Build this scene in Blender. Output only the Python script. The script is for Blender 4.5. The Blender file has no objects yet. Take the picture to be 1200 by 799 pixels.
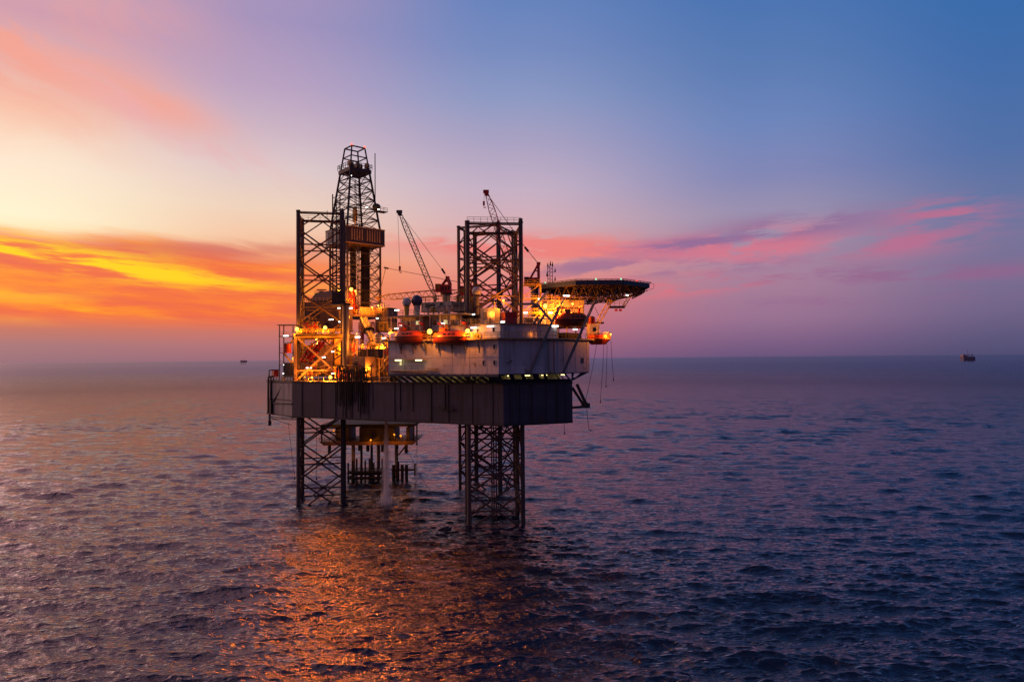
import bpy, bmesh, math, random
import numpy as np
from mathutils import Vector, Matrix
random.seed(7)
R = math.radians
scene = bpy.context.scene
col = scene.collection

# ------------------------------------------------------------------ camera
H = 36.0
TILT = math.atan((419.8 - 399.5) / 800.0)
ROLL = R(0.48)
cam = bpy.data.cameras.new('camera')
cam.sensor_width = 36.0
cam.lens = 24.0
cam.clip_start = 0.5
cam.clip_end = 200000.0
camo = bpy.data.objects.new('camera', cam)
col.objects.link(camo)
camo.matrix_world = (Matrix.Translation((0, 0, H)) @ Matrix.Rotation(R(90) + TILT, 4, 'X') @ Matrix.Rotation(-ROLL, 4, 'Z'))
scene.camera = camo

def at(px, py, Y):
    """photo pixel -> world point at distance Y along the view axis (for measuring where things stand)"""
    x = (px - 600) / 800.0; u = (399.5 - py) / 800.0
    xr = x * math.cos(ROLL) + u * math.sin(ROLL); ur = -x * math.sin(ROLL) + u * math.cos(ROLL)
    c, s = math.cos(TILT), math.sin(TILT)
    t = Y / (c - ur * s)
    return Vector((xr * t, Y, H + (ur * c + s) * t))

# ------------------------------------------------------------------ render settings
scene.render.engine = 'CYCLES'
scene.view_settings.view_transform = 'Standard'
scene.view_settings.look = 'None'
scene.view_settings.exposure = 0
scene.view_settings.gamma = 1
cy = scene.cycles
cy.max_bounces = 5; cy.diffuse_bounces = 2; cy.glossy_bounces = 2; cy.transmission_bounces = 3
cy.transparent_max_bounces = 32
cy.caustics_reflective = False; cy.caustics_refractive = False
cy.sample_clamp_indirect = 6.0
cy.use_denoising = True
try:
    cy.denoiser = 'OPENIMAGEDENOISE'
except Exception:
    pass

# ------------------------------------------------------------------ node expression helper
class X:
    """a tiny algebra over shader math nodes"""
    nt = None
    def __init__(s, v): s.v = v
    @staticmethod
    def op(name, *a, clamp=False):
        n = X.nt.nodes.new('ShaderNodeMath'); n.operation = name; n.use_clamp = clamp
        for i, q in enumerate(a):
            q = q.v if isinstance(q, X) else q
            if isinstance(q, (int, float)): n.inputs[i].default_value = q
            else: X.nt.links.new(q, n.inputs[i])
        return X(n.outputs[0])
    def __add__(s, o): return X.op('ADD', s, o)
    __radd__ = __add__
    def __sub__(s, o): return X.op('SUBTRACT', s, o)
    def __rsub__(s, o): return X.op('SUBTRACT', o, s)
    def __mul__(s, o): return X.op('MULTIPLY', s, o)
    __rmul__ = __mul__
    def __truediv__(s, o): return X.op('DIVIDE', s, o)
    def sstep(s, a, b):
        n = X.nt.nodes.new('ShaderNodeMapRange'); n.interpolation_type = 'SMOOTHSTEP'
        X.nt.links.new(s.v, n.inputs[0])
        for i, q in ((1, a), (2, b)):
            if isinstance(q, X): X.nt.links.new(q.v, n.inputs[i])
            else: n.inputs[i].default_value = q
        n.inputs[3].default_value = 0; n.inputs[4].default_value = 1
        return X(n.outputs[0])
    def lin(s, a, b, c=0.0, d=1.0):
        n = X.nt.nodes.new('ShaderNodeMapRange'); n.clamp = True
        X.nt.links.new(s.v, n.inputs[0])
        for i, q in enumerate((a, b, c, d)): n.inputs[1 + i].default_value = q
        return X(n.outputs[0])

def s2l(c):
    c = c / 255.0
    return c / 12.92 if c <= 0.04045 else ((c + 0.055) / 1.055) ** 2.4
def rgb(r, g, b): return (s2l(r), s2l(g), s2l(b), 1.0)

def n_mix(nt, fac, a, b, mode='MIX'):
    n = nt.nodes.new('ShaderNodeMix'); n.data_type = 'RGBA'; n.blend_type = mode
    f, ia, ib = n.inputs[0], n.inputs[6], n.inputs[7]
    for sock, q in ((f, fac), (ia, a), (ib, b)):
        q = q.v if isinstance(q, X) else q
        if isinstance(q, (int, float, tuple)): sock.default_value = q
        else: nt.links.new(q, sock)
    return n.outputs[2]
def n_noise(nt, vec, scale, detail=3.0, rough=0.55, dist=0.0):
    n = nt.nodes.new('ShaderNodeTexNoise')
    n.inputs['Scale'].default_value = scale; n.inputs['Detail'].default_value = detail
    n.inputs['Roughness'].default_value = rough; n.inputs['Distortion'].default_value = dist
    nt.links.new(vec, n.inputs['Vector'])
    return X(n.outputs['Fac'])
def n_vec(nt, x, y, z):
    n = nt.nodes.new('ShaderNodeCombineXYZ')
    for i, q in enumerate((x, y, z)):
        q = q.v if isinstance(q, X) else q
        if isinstance(q, (int, float)): n.inputs[i].default_value = q
        else: nt.links.new(q, n.inputs[i])
    return n.outputs[0]
def n_ramp(nt, fac, stops):
    n = nt.nodes.new('ShaderNodeValToRGB')
    e = n.color_ramp.elements
    while len(e) > 1: e.remove(e[-1])
    stops = sorted(stops, key=lambda q: q[0])
    e[0].position, e[0].color = stops[0]
    for p, c in stops[1:]:
        k = e.new(p); k.color = c
    nt.links.new(fac.v if isinstance(fac, X) else fac, n.inputs[0])
    return n.outputs[0]

# ------------------------------------------------------------------ sky
world = bpy.data.worlds.new('World'); scene.world = world
world.use_nodes = True
nt = world.node_tree; nt.nodes.clear(); X.nt = nt
SUN_AZ, SUN_EL = R(-66.0), R(9.0)      # the sun has just gone down behind the left of the view
tc = nt.nodes.new('ShaderNodeTexCoord')
sp = nt.nodes.new('ShaderNodeSeparateXYZ'); nt.links.new(tc.outputs['Generated'], sp.inputs[0])
dx, dy, dz = (X(sp.outputs[i]) for i in range(3))
az = X.op('ARCTAN2', dx, dy) * (180 / math.pi)
el = X.op('ARCSINE', X.op('MINIMUM', X.op('MAXIMUM', dz, -0.9999), 0.9999)) * (180 / math.pi)
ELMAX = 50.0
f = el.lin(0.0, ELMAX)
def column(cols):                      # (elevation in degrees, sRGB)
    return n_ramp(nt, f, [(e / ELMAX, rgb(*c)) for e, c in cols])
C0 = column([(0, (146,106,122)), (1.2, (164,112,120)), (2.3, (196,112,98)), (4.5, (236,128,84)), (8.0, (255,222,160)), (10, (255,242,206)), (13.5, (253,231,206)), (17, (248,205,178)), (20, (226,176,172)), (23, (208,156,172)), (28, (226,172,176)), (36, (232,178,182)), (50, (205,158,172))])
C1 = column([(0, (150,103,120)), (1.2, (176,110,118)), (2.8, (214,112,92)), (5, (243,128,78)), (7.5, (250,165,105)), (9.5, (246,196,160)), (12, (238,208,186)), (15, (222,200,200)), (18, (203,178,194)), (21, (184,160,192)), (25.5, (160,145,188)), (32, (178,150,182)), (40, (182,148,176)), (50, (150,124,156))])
C2 = column([(0, (140,92,125)), (1.2, (164,98,124)), (3, (200,108,116)), (5.5, (228,125,115)), (8, (230,150,138)), (11, (214,172,178)), (14, (196,174,194)), (17.5, (170,160,192)), (21, (140,152,194)), (24.5, (118,138,190)), (28, (102,130,188)), (36, (104,116,172)), (50, (70,80,132))])
C3 = column([(0, (104,82,122)), (1.2, (124,92,132)), (3, (150,110,144)), (5.5, (164,122,150)), (8.5, (164,136,162)), (11.5, (152,142,174)), (14, (130,134,180)), (18, (108,132,186)), (22, (90,122,178)), (27, (72,114,176)), (36, (58,92,152)), (50, (40,60,106))])
C4 = column([(0, (76,74,112)), (1.2, (88,82,122)), (3, (108,95,134)), (5.5, (120,106,144)), (8, (116,112,152)), (10.5, (100,114,160)), (14, (80,110,166)), (20, (62,106,168)), (26, (48,104,170)), (36, (44,78,134)), (50, (32,52,96))])
CB = column([(0, (52,54,88)), (4, (62,64,104)), (12, (58,70,118)), (25, (48,68,120)), (50, (40,62,112))])
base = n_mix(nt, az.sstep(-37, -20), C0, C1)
base = n_mix(nt, az.sstep(-20.6, 0), base, C2)
base = n_mix(nt, az.sstep(0, 20.6), base, C3)
base = n_mix(nt, az.sstep(20.6, 37), base, C4)
base = n_mix(nt, X.op('ABSOLUTE', az + 25).sstep(62, 130), base, CB)
base = n_mix(nt, el.sstep(50, 84), base, rgb(30, 40, 74))
# thin clouds lit from below by the sun that has set
def blob(a0, e0, wa, we, slope=0.0):
    a = (az - a0) / wa
    e = (el - e0 - (az - a0) * slope) / we
    return X.op('EXPONENT', (a * a + e * e) * -1.0)
wv = n_vec(nt, az * 0.02, el * 0.05, 3.1)
warp = n_noise(nt, wv, 3.0, 2.0, 0.5)
wv2 = n_vec(nt, az * 0.03, el * 0.08, 9.7)
warp2 = n_noise(nt, wv2, 4.0, 2.0, 0.5)
def streaks(sx, sy, slope, seed, detail=5.0, rough=0.58, wamp=1.0):
    e2 = el - az * slope
    v = n_vec(nt, az * sx + warp2 * (wamp * 0.35), e2 * sy + warp * (wamp * 0.9), seed)
    return n_noise(nt, v, 1.0, detail, rough)
# broad orange bank on the left with yellow gaps
nA = streaks(0.075, 0.60, -0.07, 1.3)
nB = streaks(0.055, 0.42, -0.05, 5.2)
nC0 = streaks(0.16, 1.5, -0.06, 12.4, 5.0, 0.6)
band = X.op('MINIMUM', X.op('MAXIMUM', (el - 2.3) / 1.2, 0.0), 1.0) * (1.0 - (el + az * 0.012 + warp * 2.4 - 1.2 + (nC0 - 0.5) * 1.6).sstep(7.5, 8.9)) * (1.0 - az.sstep(-22, -6))
bandc = n_ramp(nt, nA * 0.5 + nB * 0.15 + nC0 * 0.35, [(0.28, rgb(255,206,30)), (0.36, rgb(255,170,20)), (0.43, rgb(253,136,36)), (0.50, rgb(246,112,52)), (0.58, rgb(236,98,64)), (0.66, rgb(212,98,84))])
sk = n_mix(nt, band * (nB.sstep(0.30, 0.42) * 0.45 + 0.50), base, bandc)
core = (blob(-38, 7.9, 9, 0.9, -0.06) + blob(-29, 6.6, 9, 0.7, -0.08)) * (1.0 - (nA * 0.5 + nC0 * 0.5).sstep(0.42, 0.54))
sk = n_mix(nt, X.op('MINIMUM', core * 1.1, 0.95), sk, rgb(255,212,6))
core2 = blob(-37, 4.6, 6, 0.5, -0.03) * (1.0 - nB.sstep(0.46, 0.58))
sk = n_mix(nt, core2 * 0.8, sk, rgb(255,178,40))
dark = blob(-22, 8.6, 9, 0.75, 0.03) * nB.sstep(0.40, 0.60)
sk = n_mix(nt, dark * 0.75, sk, rgb(206,104,98))
# layered pink and mauve clouds behind the helideck and to the right
nC = streaks(0.17, 0.85, 0.015, 7.7, 6.0, 0.62)
nD = streaks(0.15, 0.8, 0.03, 2.2, 6.0, 0.62)
nE = streaks(0.2, 0.8, 0.04, 4.4, 6.0, 0.62)
def layer(sk, m_, k, c, n_, lo=0.36, hi=0.60):
    return n_mix(nt, X.op('MINIMUM', m_ * n_.sstep(lo, hi) * k, 0.92), sk, rgb(*c))
sk = layer(sk, blob(5, 9.0, 7.5, 1.0, -0.02) + blob(-4, 9.6, 7, 0.8) * 0.7, 1.1, (238,126,120), nC, 0.40, 0.56)
sk = layer(sk, blob(8.5, 7.5, 8, 0.85, 0.0) + blob(18, 7.2, 6, 0.5, 0.02) * 0.8, 1.1, (160,112,146), nD, 0.41, 0.55)
sk = layer(sk, blob(13, 5.8, 7.5, 0.7, 0.03) + blob(4, 5.6, 6, 0.8), 1.0, (230,106,120), nC, 0.43, 0.60)
sk = layer(sk, blob(20.5, 8.7, 5.0, 1.25, 0.05) + blob(13.5, 8.8, 5, 0.75, 0.03), 1.15, (212,116,138), nE, 0.38, 0.56)
sk = layer(sk, blob(23.0, 10.0, 6.0, 0.9, 0.02) + blob(14.5, 9.1, 5, 0.5, 0.03), 1.0, (142,106,150), nD, 0.40, 0.56)
sk = layer(sk, blob(32.5, 9.9, 3.2, 1.0, -0.05) + blob(29.5, 8.1, 4.2, 0.95, 0.02), 1.05, (184,108,142), nD, 0.38, 0.56)
sk = layer(sk, blob(33, 5.6, 9, 0.55) + blob(23, 6.2, 8, 0.5) + blob(26, 4.2, 10, 0.5) * 0.6, 0.7, (146,94,138), nC, 0.42, 0.60)
# high wisps upper left
nF = streaks(0.05, 0.16, -0.45, 8.8, 5.0, 0.6, 1.6)
nG = streaks(0.16, 0.26, -0.40, 6.1, 5.0, 0.6, 1.2)
w1 = (blob(-39, 21.5, 8, 3.6, -0.45) * 1.0 + blob(-27.5, 18.6, 4.5, 1.5, -0.25) * 0.7 + blob(-33, 24, 9, 3) * 0.35) * nF.sstep(0.34, 0.58)
sk = n_mix(nt, X.op('MINIMUM', w1 * 1.0, 0.85), sk, rgb(246,162,142))
w2 = blob(-26, 17.2, 6, 1.4, -0.42) * nG.sstep(0.40, 0.62)
sk = n_mix(nt, X.op('MINIMUM', w2 * 0.8, 0.6), sk, rgb(236,172,176))
# a physical dusk sky under the afterglow
skt = nt.nodes.new('ShaderNodeTexSky'); skt.sky_type = 'NISHITA'; skt.sun_disc = False
skt.sun_elevation = SUN_EL; skt.sun_rotation = SUN_AZ; skt.air_density = 1.0; skt.dust_density = 1.0
low = nt.nodes.new('ShaderNodeBackground'); low.inputs[1].default_value = 0.004
nt.links.new(skt.outputs[0], low.inputs[0])
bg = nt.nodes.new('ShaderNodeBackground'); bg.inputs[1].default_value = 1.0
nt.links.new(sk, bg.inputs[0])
ad = nt.nodes.new('ShaderNodeAddShader'); nt.links.new(low.outputs[0], ad.inputs[0]); nt.links.new(bg.outputs[0], ad.inputs[1])
wo = nt.nodes.new('ShaderNodeOutputWorld'); nt.links.new(ad.outputs[0], wo.inputs[0])
world.cycles.sampling_method = 'MANUAL'; world.cycles.sample_map_resolution = 1024

sun = bpy.data.lights.new('sun', 'SUN'); sun.energy = 0.8; sun.angle = R(56); sun.color = (1.0, 0.50, 0.46)
suno = bpy.data.objects.new('sun', sun); col.objects.link(suno)
sd = Vector((math.sin(SUN_AZ) * math.cos(SUN_EL), math.cos(SUN_AZ) * math.cos(SUN_EL), math.sin(SUN_EL)))
suno.rotation_euler = sd.to_track_quat('Z', 'Y').to_euler()

# ------------------------------------------------------------------ sea
def build_sea():
    fine = np.radians(np.arange(-43, 43.01, 0.066))
    rest = np.radians(np.concatenate([np.arange(43, 75, 0.4), np.arange(75, 285, 2.0), np.arange(285, 317, 0.4)]))[1:-1]
    th = np.concatenate([fine, rest])
    drops = np.concatenate([np.arange(1000, 440, -12), np.arange(440, 70, -0.42), np.arange(70, 8, -0.2), np.geomspace(8, 0.3, 60)])
    r = np.concatenate([[4, 9, 15, 22, 27], H * 800.0 / drops])
    nT, nR = len(th), len(r)
    RR, TT = np.meshgrid(r, th, indexing='ij')
    x = RR * np.sin(TT); y = RR * np.cos(TT)
    dr = np.gradient(r)[:, None] * np.ones((1, nT))
    dth = np.gradient(np.unwrap(np.concatenate([th, [th[0] + 2 * math.pi]])))[:-1]
    sp_ = np.maximum(dr, RR * dth[None, :])
    z = np.zeros_like(x); ox = np.zeros_like(x); oy = np.zeros_like(x)
    rng = np.random.default_rng(11)
    N = 210
    lam = np.exp(rng.uniform(np.log(0.8), np.log(22), N))
    ang = np.radians(-97) + rng.normal(0, 0.38, N)          # wind chop running towards the viewer
    ang[lam > 7] = np.radians(-97) + rng.normal(0, 0.24, (lam > 7).sum())
    gust = 0.85 + 0.3 * np.sin(x / 61 + 1.3 * np.sin(y / 83)) * np.sin(y / 47 + 0.7)   # patches of rougher water
    for L, a in zip(lam, ang):
        k = 2 * math.pi / L
        slope = SEA_SLOPE * math.sqrt(2.0 / N) * (1.25 if L < 2.5 else 1.15 if L < 5 else 1.0 if L < 9 else 0.75 if L < 15 else 0.25)
        amp = slope / k
        fade = np.clip((L / sp_ - 2.2) / 1.5, 0, 1) * gust
        ph = k * (x * math.cos(a) + y * math.sin(a)) + rng.uniform(0, 6.283)
        z += fade * amp * np.sin(ph)
        ox += fade * amp * 0.9 * math.cos(a) * np.cos(ph)
        oy += fade * amp * 0.9 * math.sin(a) * np.cos(ph)
    # patches of calmer and rougher water
    x2 = x + ox; y2 = y + oy
    co = np.stack([x2, y2, z], -1).reshape(-1, 3)
    co = np.concatenate([co, [[0, 0, 0]]]).astype(np.float32)
    i = np.arange(nR - 1)[:, None]; j = np.arange(nT)[None, :]; j2 = (j + 1) % nT
    q = np.stack([i * nT + j, i * nT + j2, (i + 1) * nT + j2, (i + 1) * nT + j], -1).reshape(-1, 4)[:, ::-1]
    ctr = nR * nT
    tri = np.stack([np.full(nT, ctr), np.arange(nT), (np.arange(nT) + 1) % nT], -1)[:, ::-1]
    me = bpy.data.meshes.new('sea')
    nv = len(co); nq = len(q); ntr = len(tri)
    me.vertices.add(nv); me.vertices.foreach_set('co', co.ravel())
    me.loops.add(nq * 4 + ntr * 3)
    me.loops.foreach_set('vertex_index', np.concatenate([q.ravel(), tri.ravel()]).astype(np.int32))
    me.polygons.add(nq + ntr)
    ls = np.concatenate([np.arange(nq) * 4, nq * 4 + np.arange(ntr) * 3]).astype(np.int32)
    me.polygons.foreach_set('loop_start', ls)
    me.update(calc_edges=True); me.validate()
    me.polygons.foreach_set('use_smooth', np.ones(nq + ntr, dtype=bool))
    o = bpy.data.objects.new('sea', me); col.objects.link(o)
    o['kind'] = 'structure'
    return o
SEA_SLOPE = 0.285
sea = build_sea()
if sea.data.polygons[0].normal.z < 0: sea.data.flip_normals()
m = bpy.data.materials.new('sea_water'); m.use_nodes = True; nt = m.node_tree; nt.nodes.clear(); X.nt = nt
geo = nt.nodes.new('ShaderNodeNewGeometry')
ps = nt.nodes.new('ShaderNodeSeparateXYZ'); nt.links.new(geo.outputs['Position'], ps.inputs[0])
gx, gy = X(ps.outputs[0]), X(ps.outputs[1])
dist = X.op('SQRT', gx * gx + gy * gy)
v1 = n_vec(nt, gx * 0.4 + gy * 0.06, gy * 1.0 - gx * 0.05, 0.0)
h0 = n_noise(nt, v1, 0.30, 2.0, 0.5, 0.5)
h1 = n_noise(nt, v1, 0.85, 3.0, 0.6, 0.4)
h2 = n_noise(nt, v1, 3.4, 2.0, 0.6, 0.2)
h3 = n_noise(nt, v1, 0.085, 2.0, 0.5, 0.3)
hh = h0 * 0.45 + h1 * 0.42 + h2 * 0.15 + h3 * dist.lin(300, 1100, 0.0, 3.2)
bp = nt.nodes.new('ShaderNodeBump'); bp.inputs['Distance'].default_value = 1.0
nt.links.new(hh.v, bp.inputs['Height'])
nt.links.new(dist.lin(600, 6000, 1.0, 0.6).v, bp.inputs['Strength'])
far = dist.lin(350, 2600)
body = n_mix(nt, far, (0.005, 0.009, 0.024, 1), (0.028, 0.042, 0.105, 1))  # bluer far out: upwelling and distance haze put into the colour
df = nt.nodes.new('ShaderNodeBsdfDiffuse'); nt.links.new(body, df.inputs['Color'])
gl = nt.nodes.new('ShaderNodeBsdfGlossy'); gl.inputs['Color'].default_value = (0.96, 0.90, 0.98, 1)
nt.links.new(dist.lin(250, 2600, 0.11, 0.40).v, gl.inputs['Roughness']); nt.links.new(bp.outputs[0], gl.inputs['Normal'])
fr = nt.nodes.new('ShaderNodeFresnel'); fr.inputs['IOR'].default_value = 1.78; nt.links.new(bp.outputs[0], fr.inputs['Normal'])
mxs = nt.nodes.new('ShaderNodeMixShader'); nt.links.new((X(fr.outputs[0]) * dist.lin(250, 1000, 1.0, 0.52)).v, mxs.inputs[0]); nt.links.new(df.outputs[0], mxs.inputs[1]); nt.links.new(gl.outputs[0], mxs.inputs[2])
mo = nt.nodes.new('ShaderNodeOutputMaterial'); nt.links.new(mxs.outputs[0], mo.inputs[0])
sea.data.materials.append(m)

# ------------------------------------------------------------------ materials
MATS = {}
def mat(name, c, rough=0.6, metal=0.0, var=0.35, scale=0.6, rust=0.0, streak=0.0, plates=None, emit=None, es=0.0, spec=0.4):
    """painted, weathered surface: base colour broken up by two scales of noise, rust patches and run-down streaks"""
    m = bpy.data.materials.new(name); m.use_nodes = True
    nt = m.node_tree; X.nt = nt
    pb = nt.nodes['Principled BSDF']
    pb.inputs['Roughness'].default_value = rough; pb.inputs['Metallic'].default_value = metal
    pb.inputs['Specular IOR Level'].default_value = spec
    g = nt.nodes.new('ShaderNodeNewGeometry'); pos = g.outputs['Position']
    n1 = n_noise(nt, pos, scale, 4.0, 0.6); n2 = n_noise(nt, pos, scale * 6, 2.0, 0.6)
    k = (n1 - 0.5) * (2 * var) + (n2 - 0.5) * var + 1.0
    base = n_mix(nt, 1.0, (c[0], c[1], c[2], 1), n_vec(nt, k, k, k), 'MULTIPLY')
    if plates:                                   # hull plates welded and repainted at different times
        sq = nt.nodes.new('ShaderNodeSeparateXYZ'); nt.links.new(pos, sq.inputs[0])
        bk = nt.nodes.new('ShaderNodeTexBrick'); bk.inputs['Scale'].default_value = 1.0
        bk.inputs['Brick Width'].default_value = plates[0]; bk.inputs['Row Height'].default_value = plates[1]
        bk.inputs['Mortar Size'].default_value = 0.03; bk.inputs['Bias'].default_value = -0.1
        lo_, hi_ = plates[2]
        bk.inputs['Color1'].default_value = (lo_,) * 3 + (1,); bk.inputs['Color2'].default_value = (hi_,) * 3 + (1,); bk.inputs['Mortar'].default_value = (lo_ * .9,) * 3 + (1,)
        nt.links.new(n_vec(nt, X(sq.outputs[0]) * 0.9 - X(sq.outputs[1]) * 0.45, X(sq.outputs[2]) - 0.8, 0.0), bk.inputs['Vector'])
        base = n_mix(nt, 1.0, base, bk.outputs['Color'], 'MULTIPLY')
    if rust:
        r = n_noise(nt, pos, scale * 1.7, 5.0, 0.65).sstep(0.62 - rust * 0.2, 0.72)
        base = n_mix(nt, r * 0.8, base, (0.10, 0.035, 0.014, 1))
    if streak:
        sp = nt.nodes.new('ShaderNodeSeparateXYZ'); nt.links.new(pos, sp.inputs[0])
        v = n_vec(nt, X(sp.outputs[0]) * 1.0, X(sp.outputs[1]) * 1.0, X(sp.outputs[2]) * 0.05)
        st = n_noise(nt, v, 0.8, 5.0, 0.7).sstep(0.46, 0.70)
        base = n_mix(nt, st * streak, base, (0.025, 0.017, 0.014, 1))
    nt.links.new(base, pb.inputs['Base Color'])
    nt.links.new((n1 * 0.3 + (rough - 0.15)).v, pb.inputs['Roughness'])
    if emit:
        pb.inputs['Emission Color'].default_value = (*emit, 1); pb.inputs['Emission Strength'].default_value = es
    MATS[name] = m
    return m
def lamp_mat(name, c, s):
    m = bpy.data.materials.new(name); m.use_nodes = True; nt = m.node_tree; nt.nodes.clear()
    e = nt.nodes.new('ShaderNodeEmission'); e.inputs[0].default_value = (*c, 1); e.inputs[1].default_value = s
    o = nt.nodes.new('ShaderNodeOutputMaterial'); nt.links.new(e.outputs[0], o.inputs[0])
    MATS[name] = m; return m
mat('leg_steel', (0.075, 0.06, 0.062), 0.6, 0.2, rust=0.4, streak=0.2)
mat('leg_brace', (0.085, 0.052, 0.045), 0.65, 0.1, rust=0.6)
mat('hull_paint', (0.074, 0.063, 0.088), 0.55, var=0.3, scale=0.22, rust=0.22, streak=0.8, plates=(6.5, 3.1, (0.72, 1.15)))
mat('hull_side', (0.30, 0.27, 0.27), 0.6, var=0.2, scale=0.3, rust=0.2, streak=0.7)
mat('white_paint', (0.52, 0.50, 0.53), 0.5, var=0.12, scale=0.3, rust=0.12, streak=0.45, plates=(4.5, 2.4, (0.88, 1.04)))
mat('cream_paint', (0.55, 0.50, 0.40), 0.5, var=0.15, scale=0.5, rust=0.1, streak=0.3)
mat('navy_paint', (0.035, 0.05, 0.09), 0.5, var=0.2)
mat('deck_grey', (0.12, 0.115, 0.11), 0.7, var=0.3, rust=0.3)
mat('dark_steel', (0.03, 0.026, 0.026), 0.55, 0.2, rust=0.3)
mat('grey_steel', (0.16, 0.155, 0.165), 0.5, 0.2, var=0.2, rust=0.25, streak=0.3)
mat('derrick_steel', (0.05, 0.042, 0.045), 0.6, 0.2, rust=0.3)
mat('yellow_paint', (0.62, 0.40, 0.05), 0.5, var=0.2, rust=0.3, streak=0.3)
mat('tan_paint', (0.42, 0.28, 0.13), 0.55, var=0.3, rust=0.5, streak=0.4)
mat('brown_clad', (0.14, 0.085, 0.06), 0.6, var=0.3, rust=0.3, streak=0.4)
mat('orange_paint', (0.62, 0.07, 0.009), 0.35, var=0.12, scale=0.8, streak=0.15)
mat('red_paint', (0.42, 0.022, 0.014), 0.45, var=0.2, rust=0.15, streak=0.2)
mat('boat_bottom', (0.20, 0.026, 0.009), 0.45, var=0.2)
mat('blue_dome', (0.05, 0.06, 0.12), 0.4, var=0.1)
mat('grey_dome', (0.50, 0.50, 0.50), 0.4, var=0.08)
mat('window_dark', (0.01, 0.011, 0.016), 0.12, spec=0.6)
mat('black_rubber', (0.012, 0.011, 0.011), 0.75)
mat('green_net', (0.03, 0.05, 0.05), 0.8)
lamp_mat('sodium_glass', (1.0, 0.50, 0.06), 5.0)
lamp_mat('sodium_small', (1.0, 0.45, 0.05), 3.5)
lamp_mat('sodium_dim', (1.0, 0.30, 0.02), 2.0)
lamp_mat('gallery_tube', (1.0, 0.78, 0.28), 4.5)
lamp_mat('tube_white', (1.0, 0.94, 0.82), 7.0)
lamp_mat('tube_yellow', (1.0, 0.80, 0.34), 6.0)
lamp_mat('window_lit', (1.0, 0.80, 0.36), 0.75)
lamp_mat('beacon_red', (1.0, 0.05, 0.02), 6.0)
lamp_mat('beacon_green', (0.2, 1.0, 0.5), 4.0)

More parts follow.
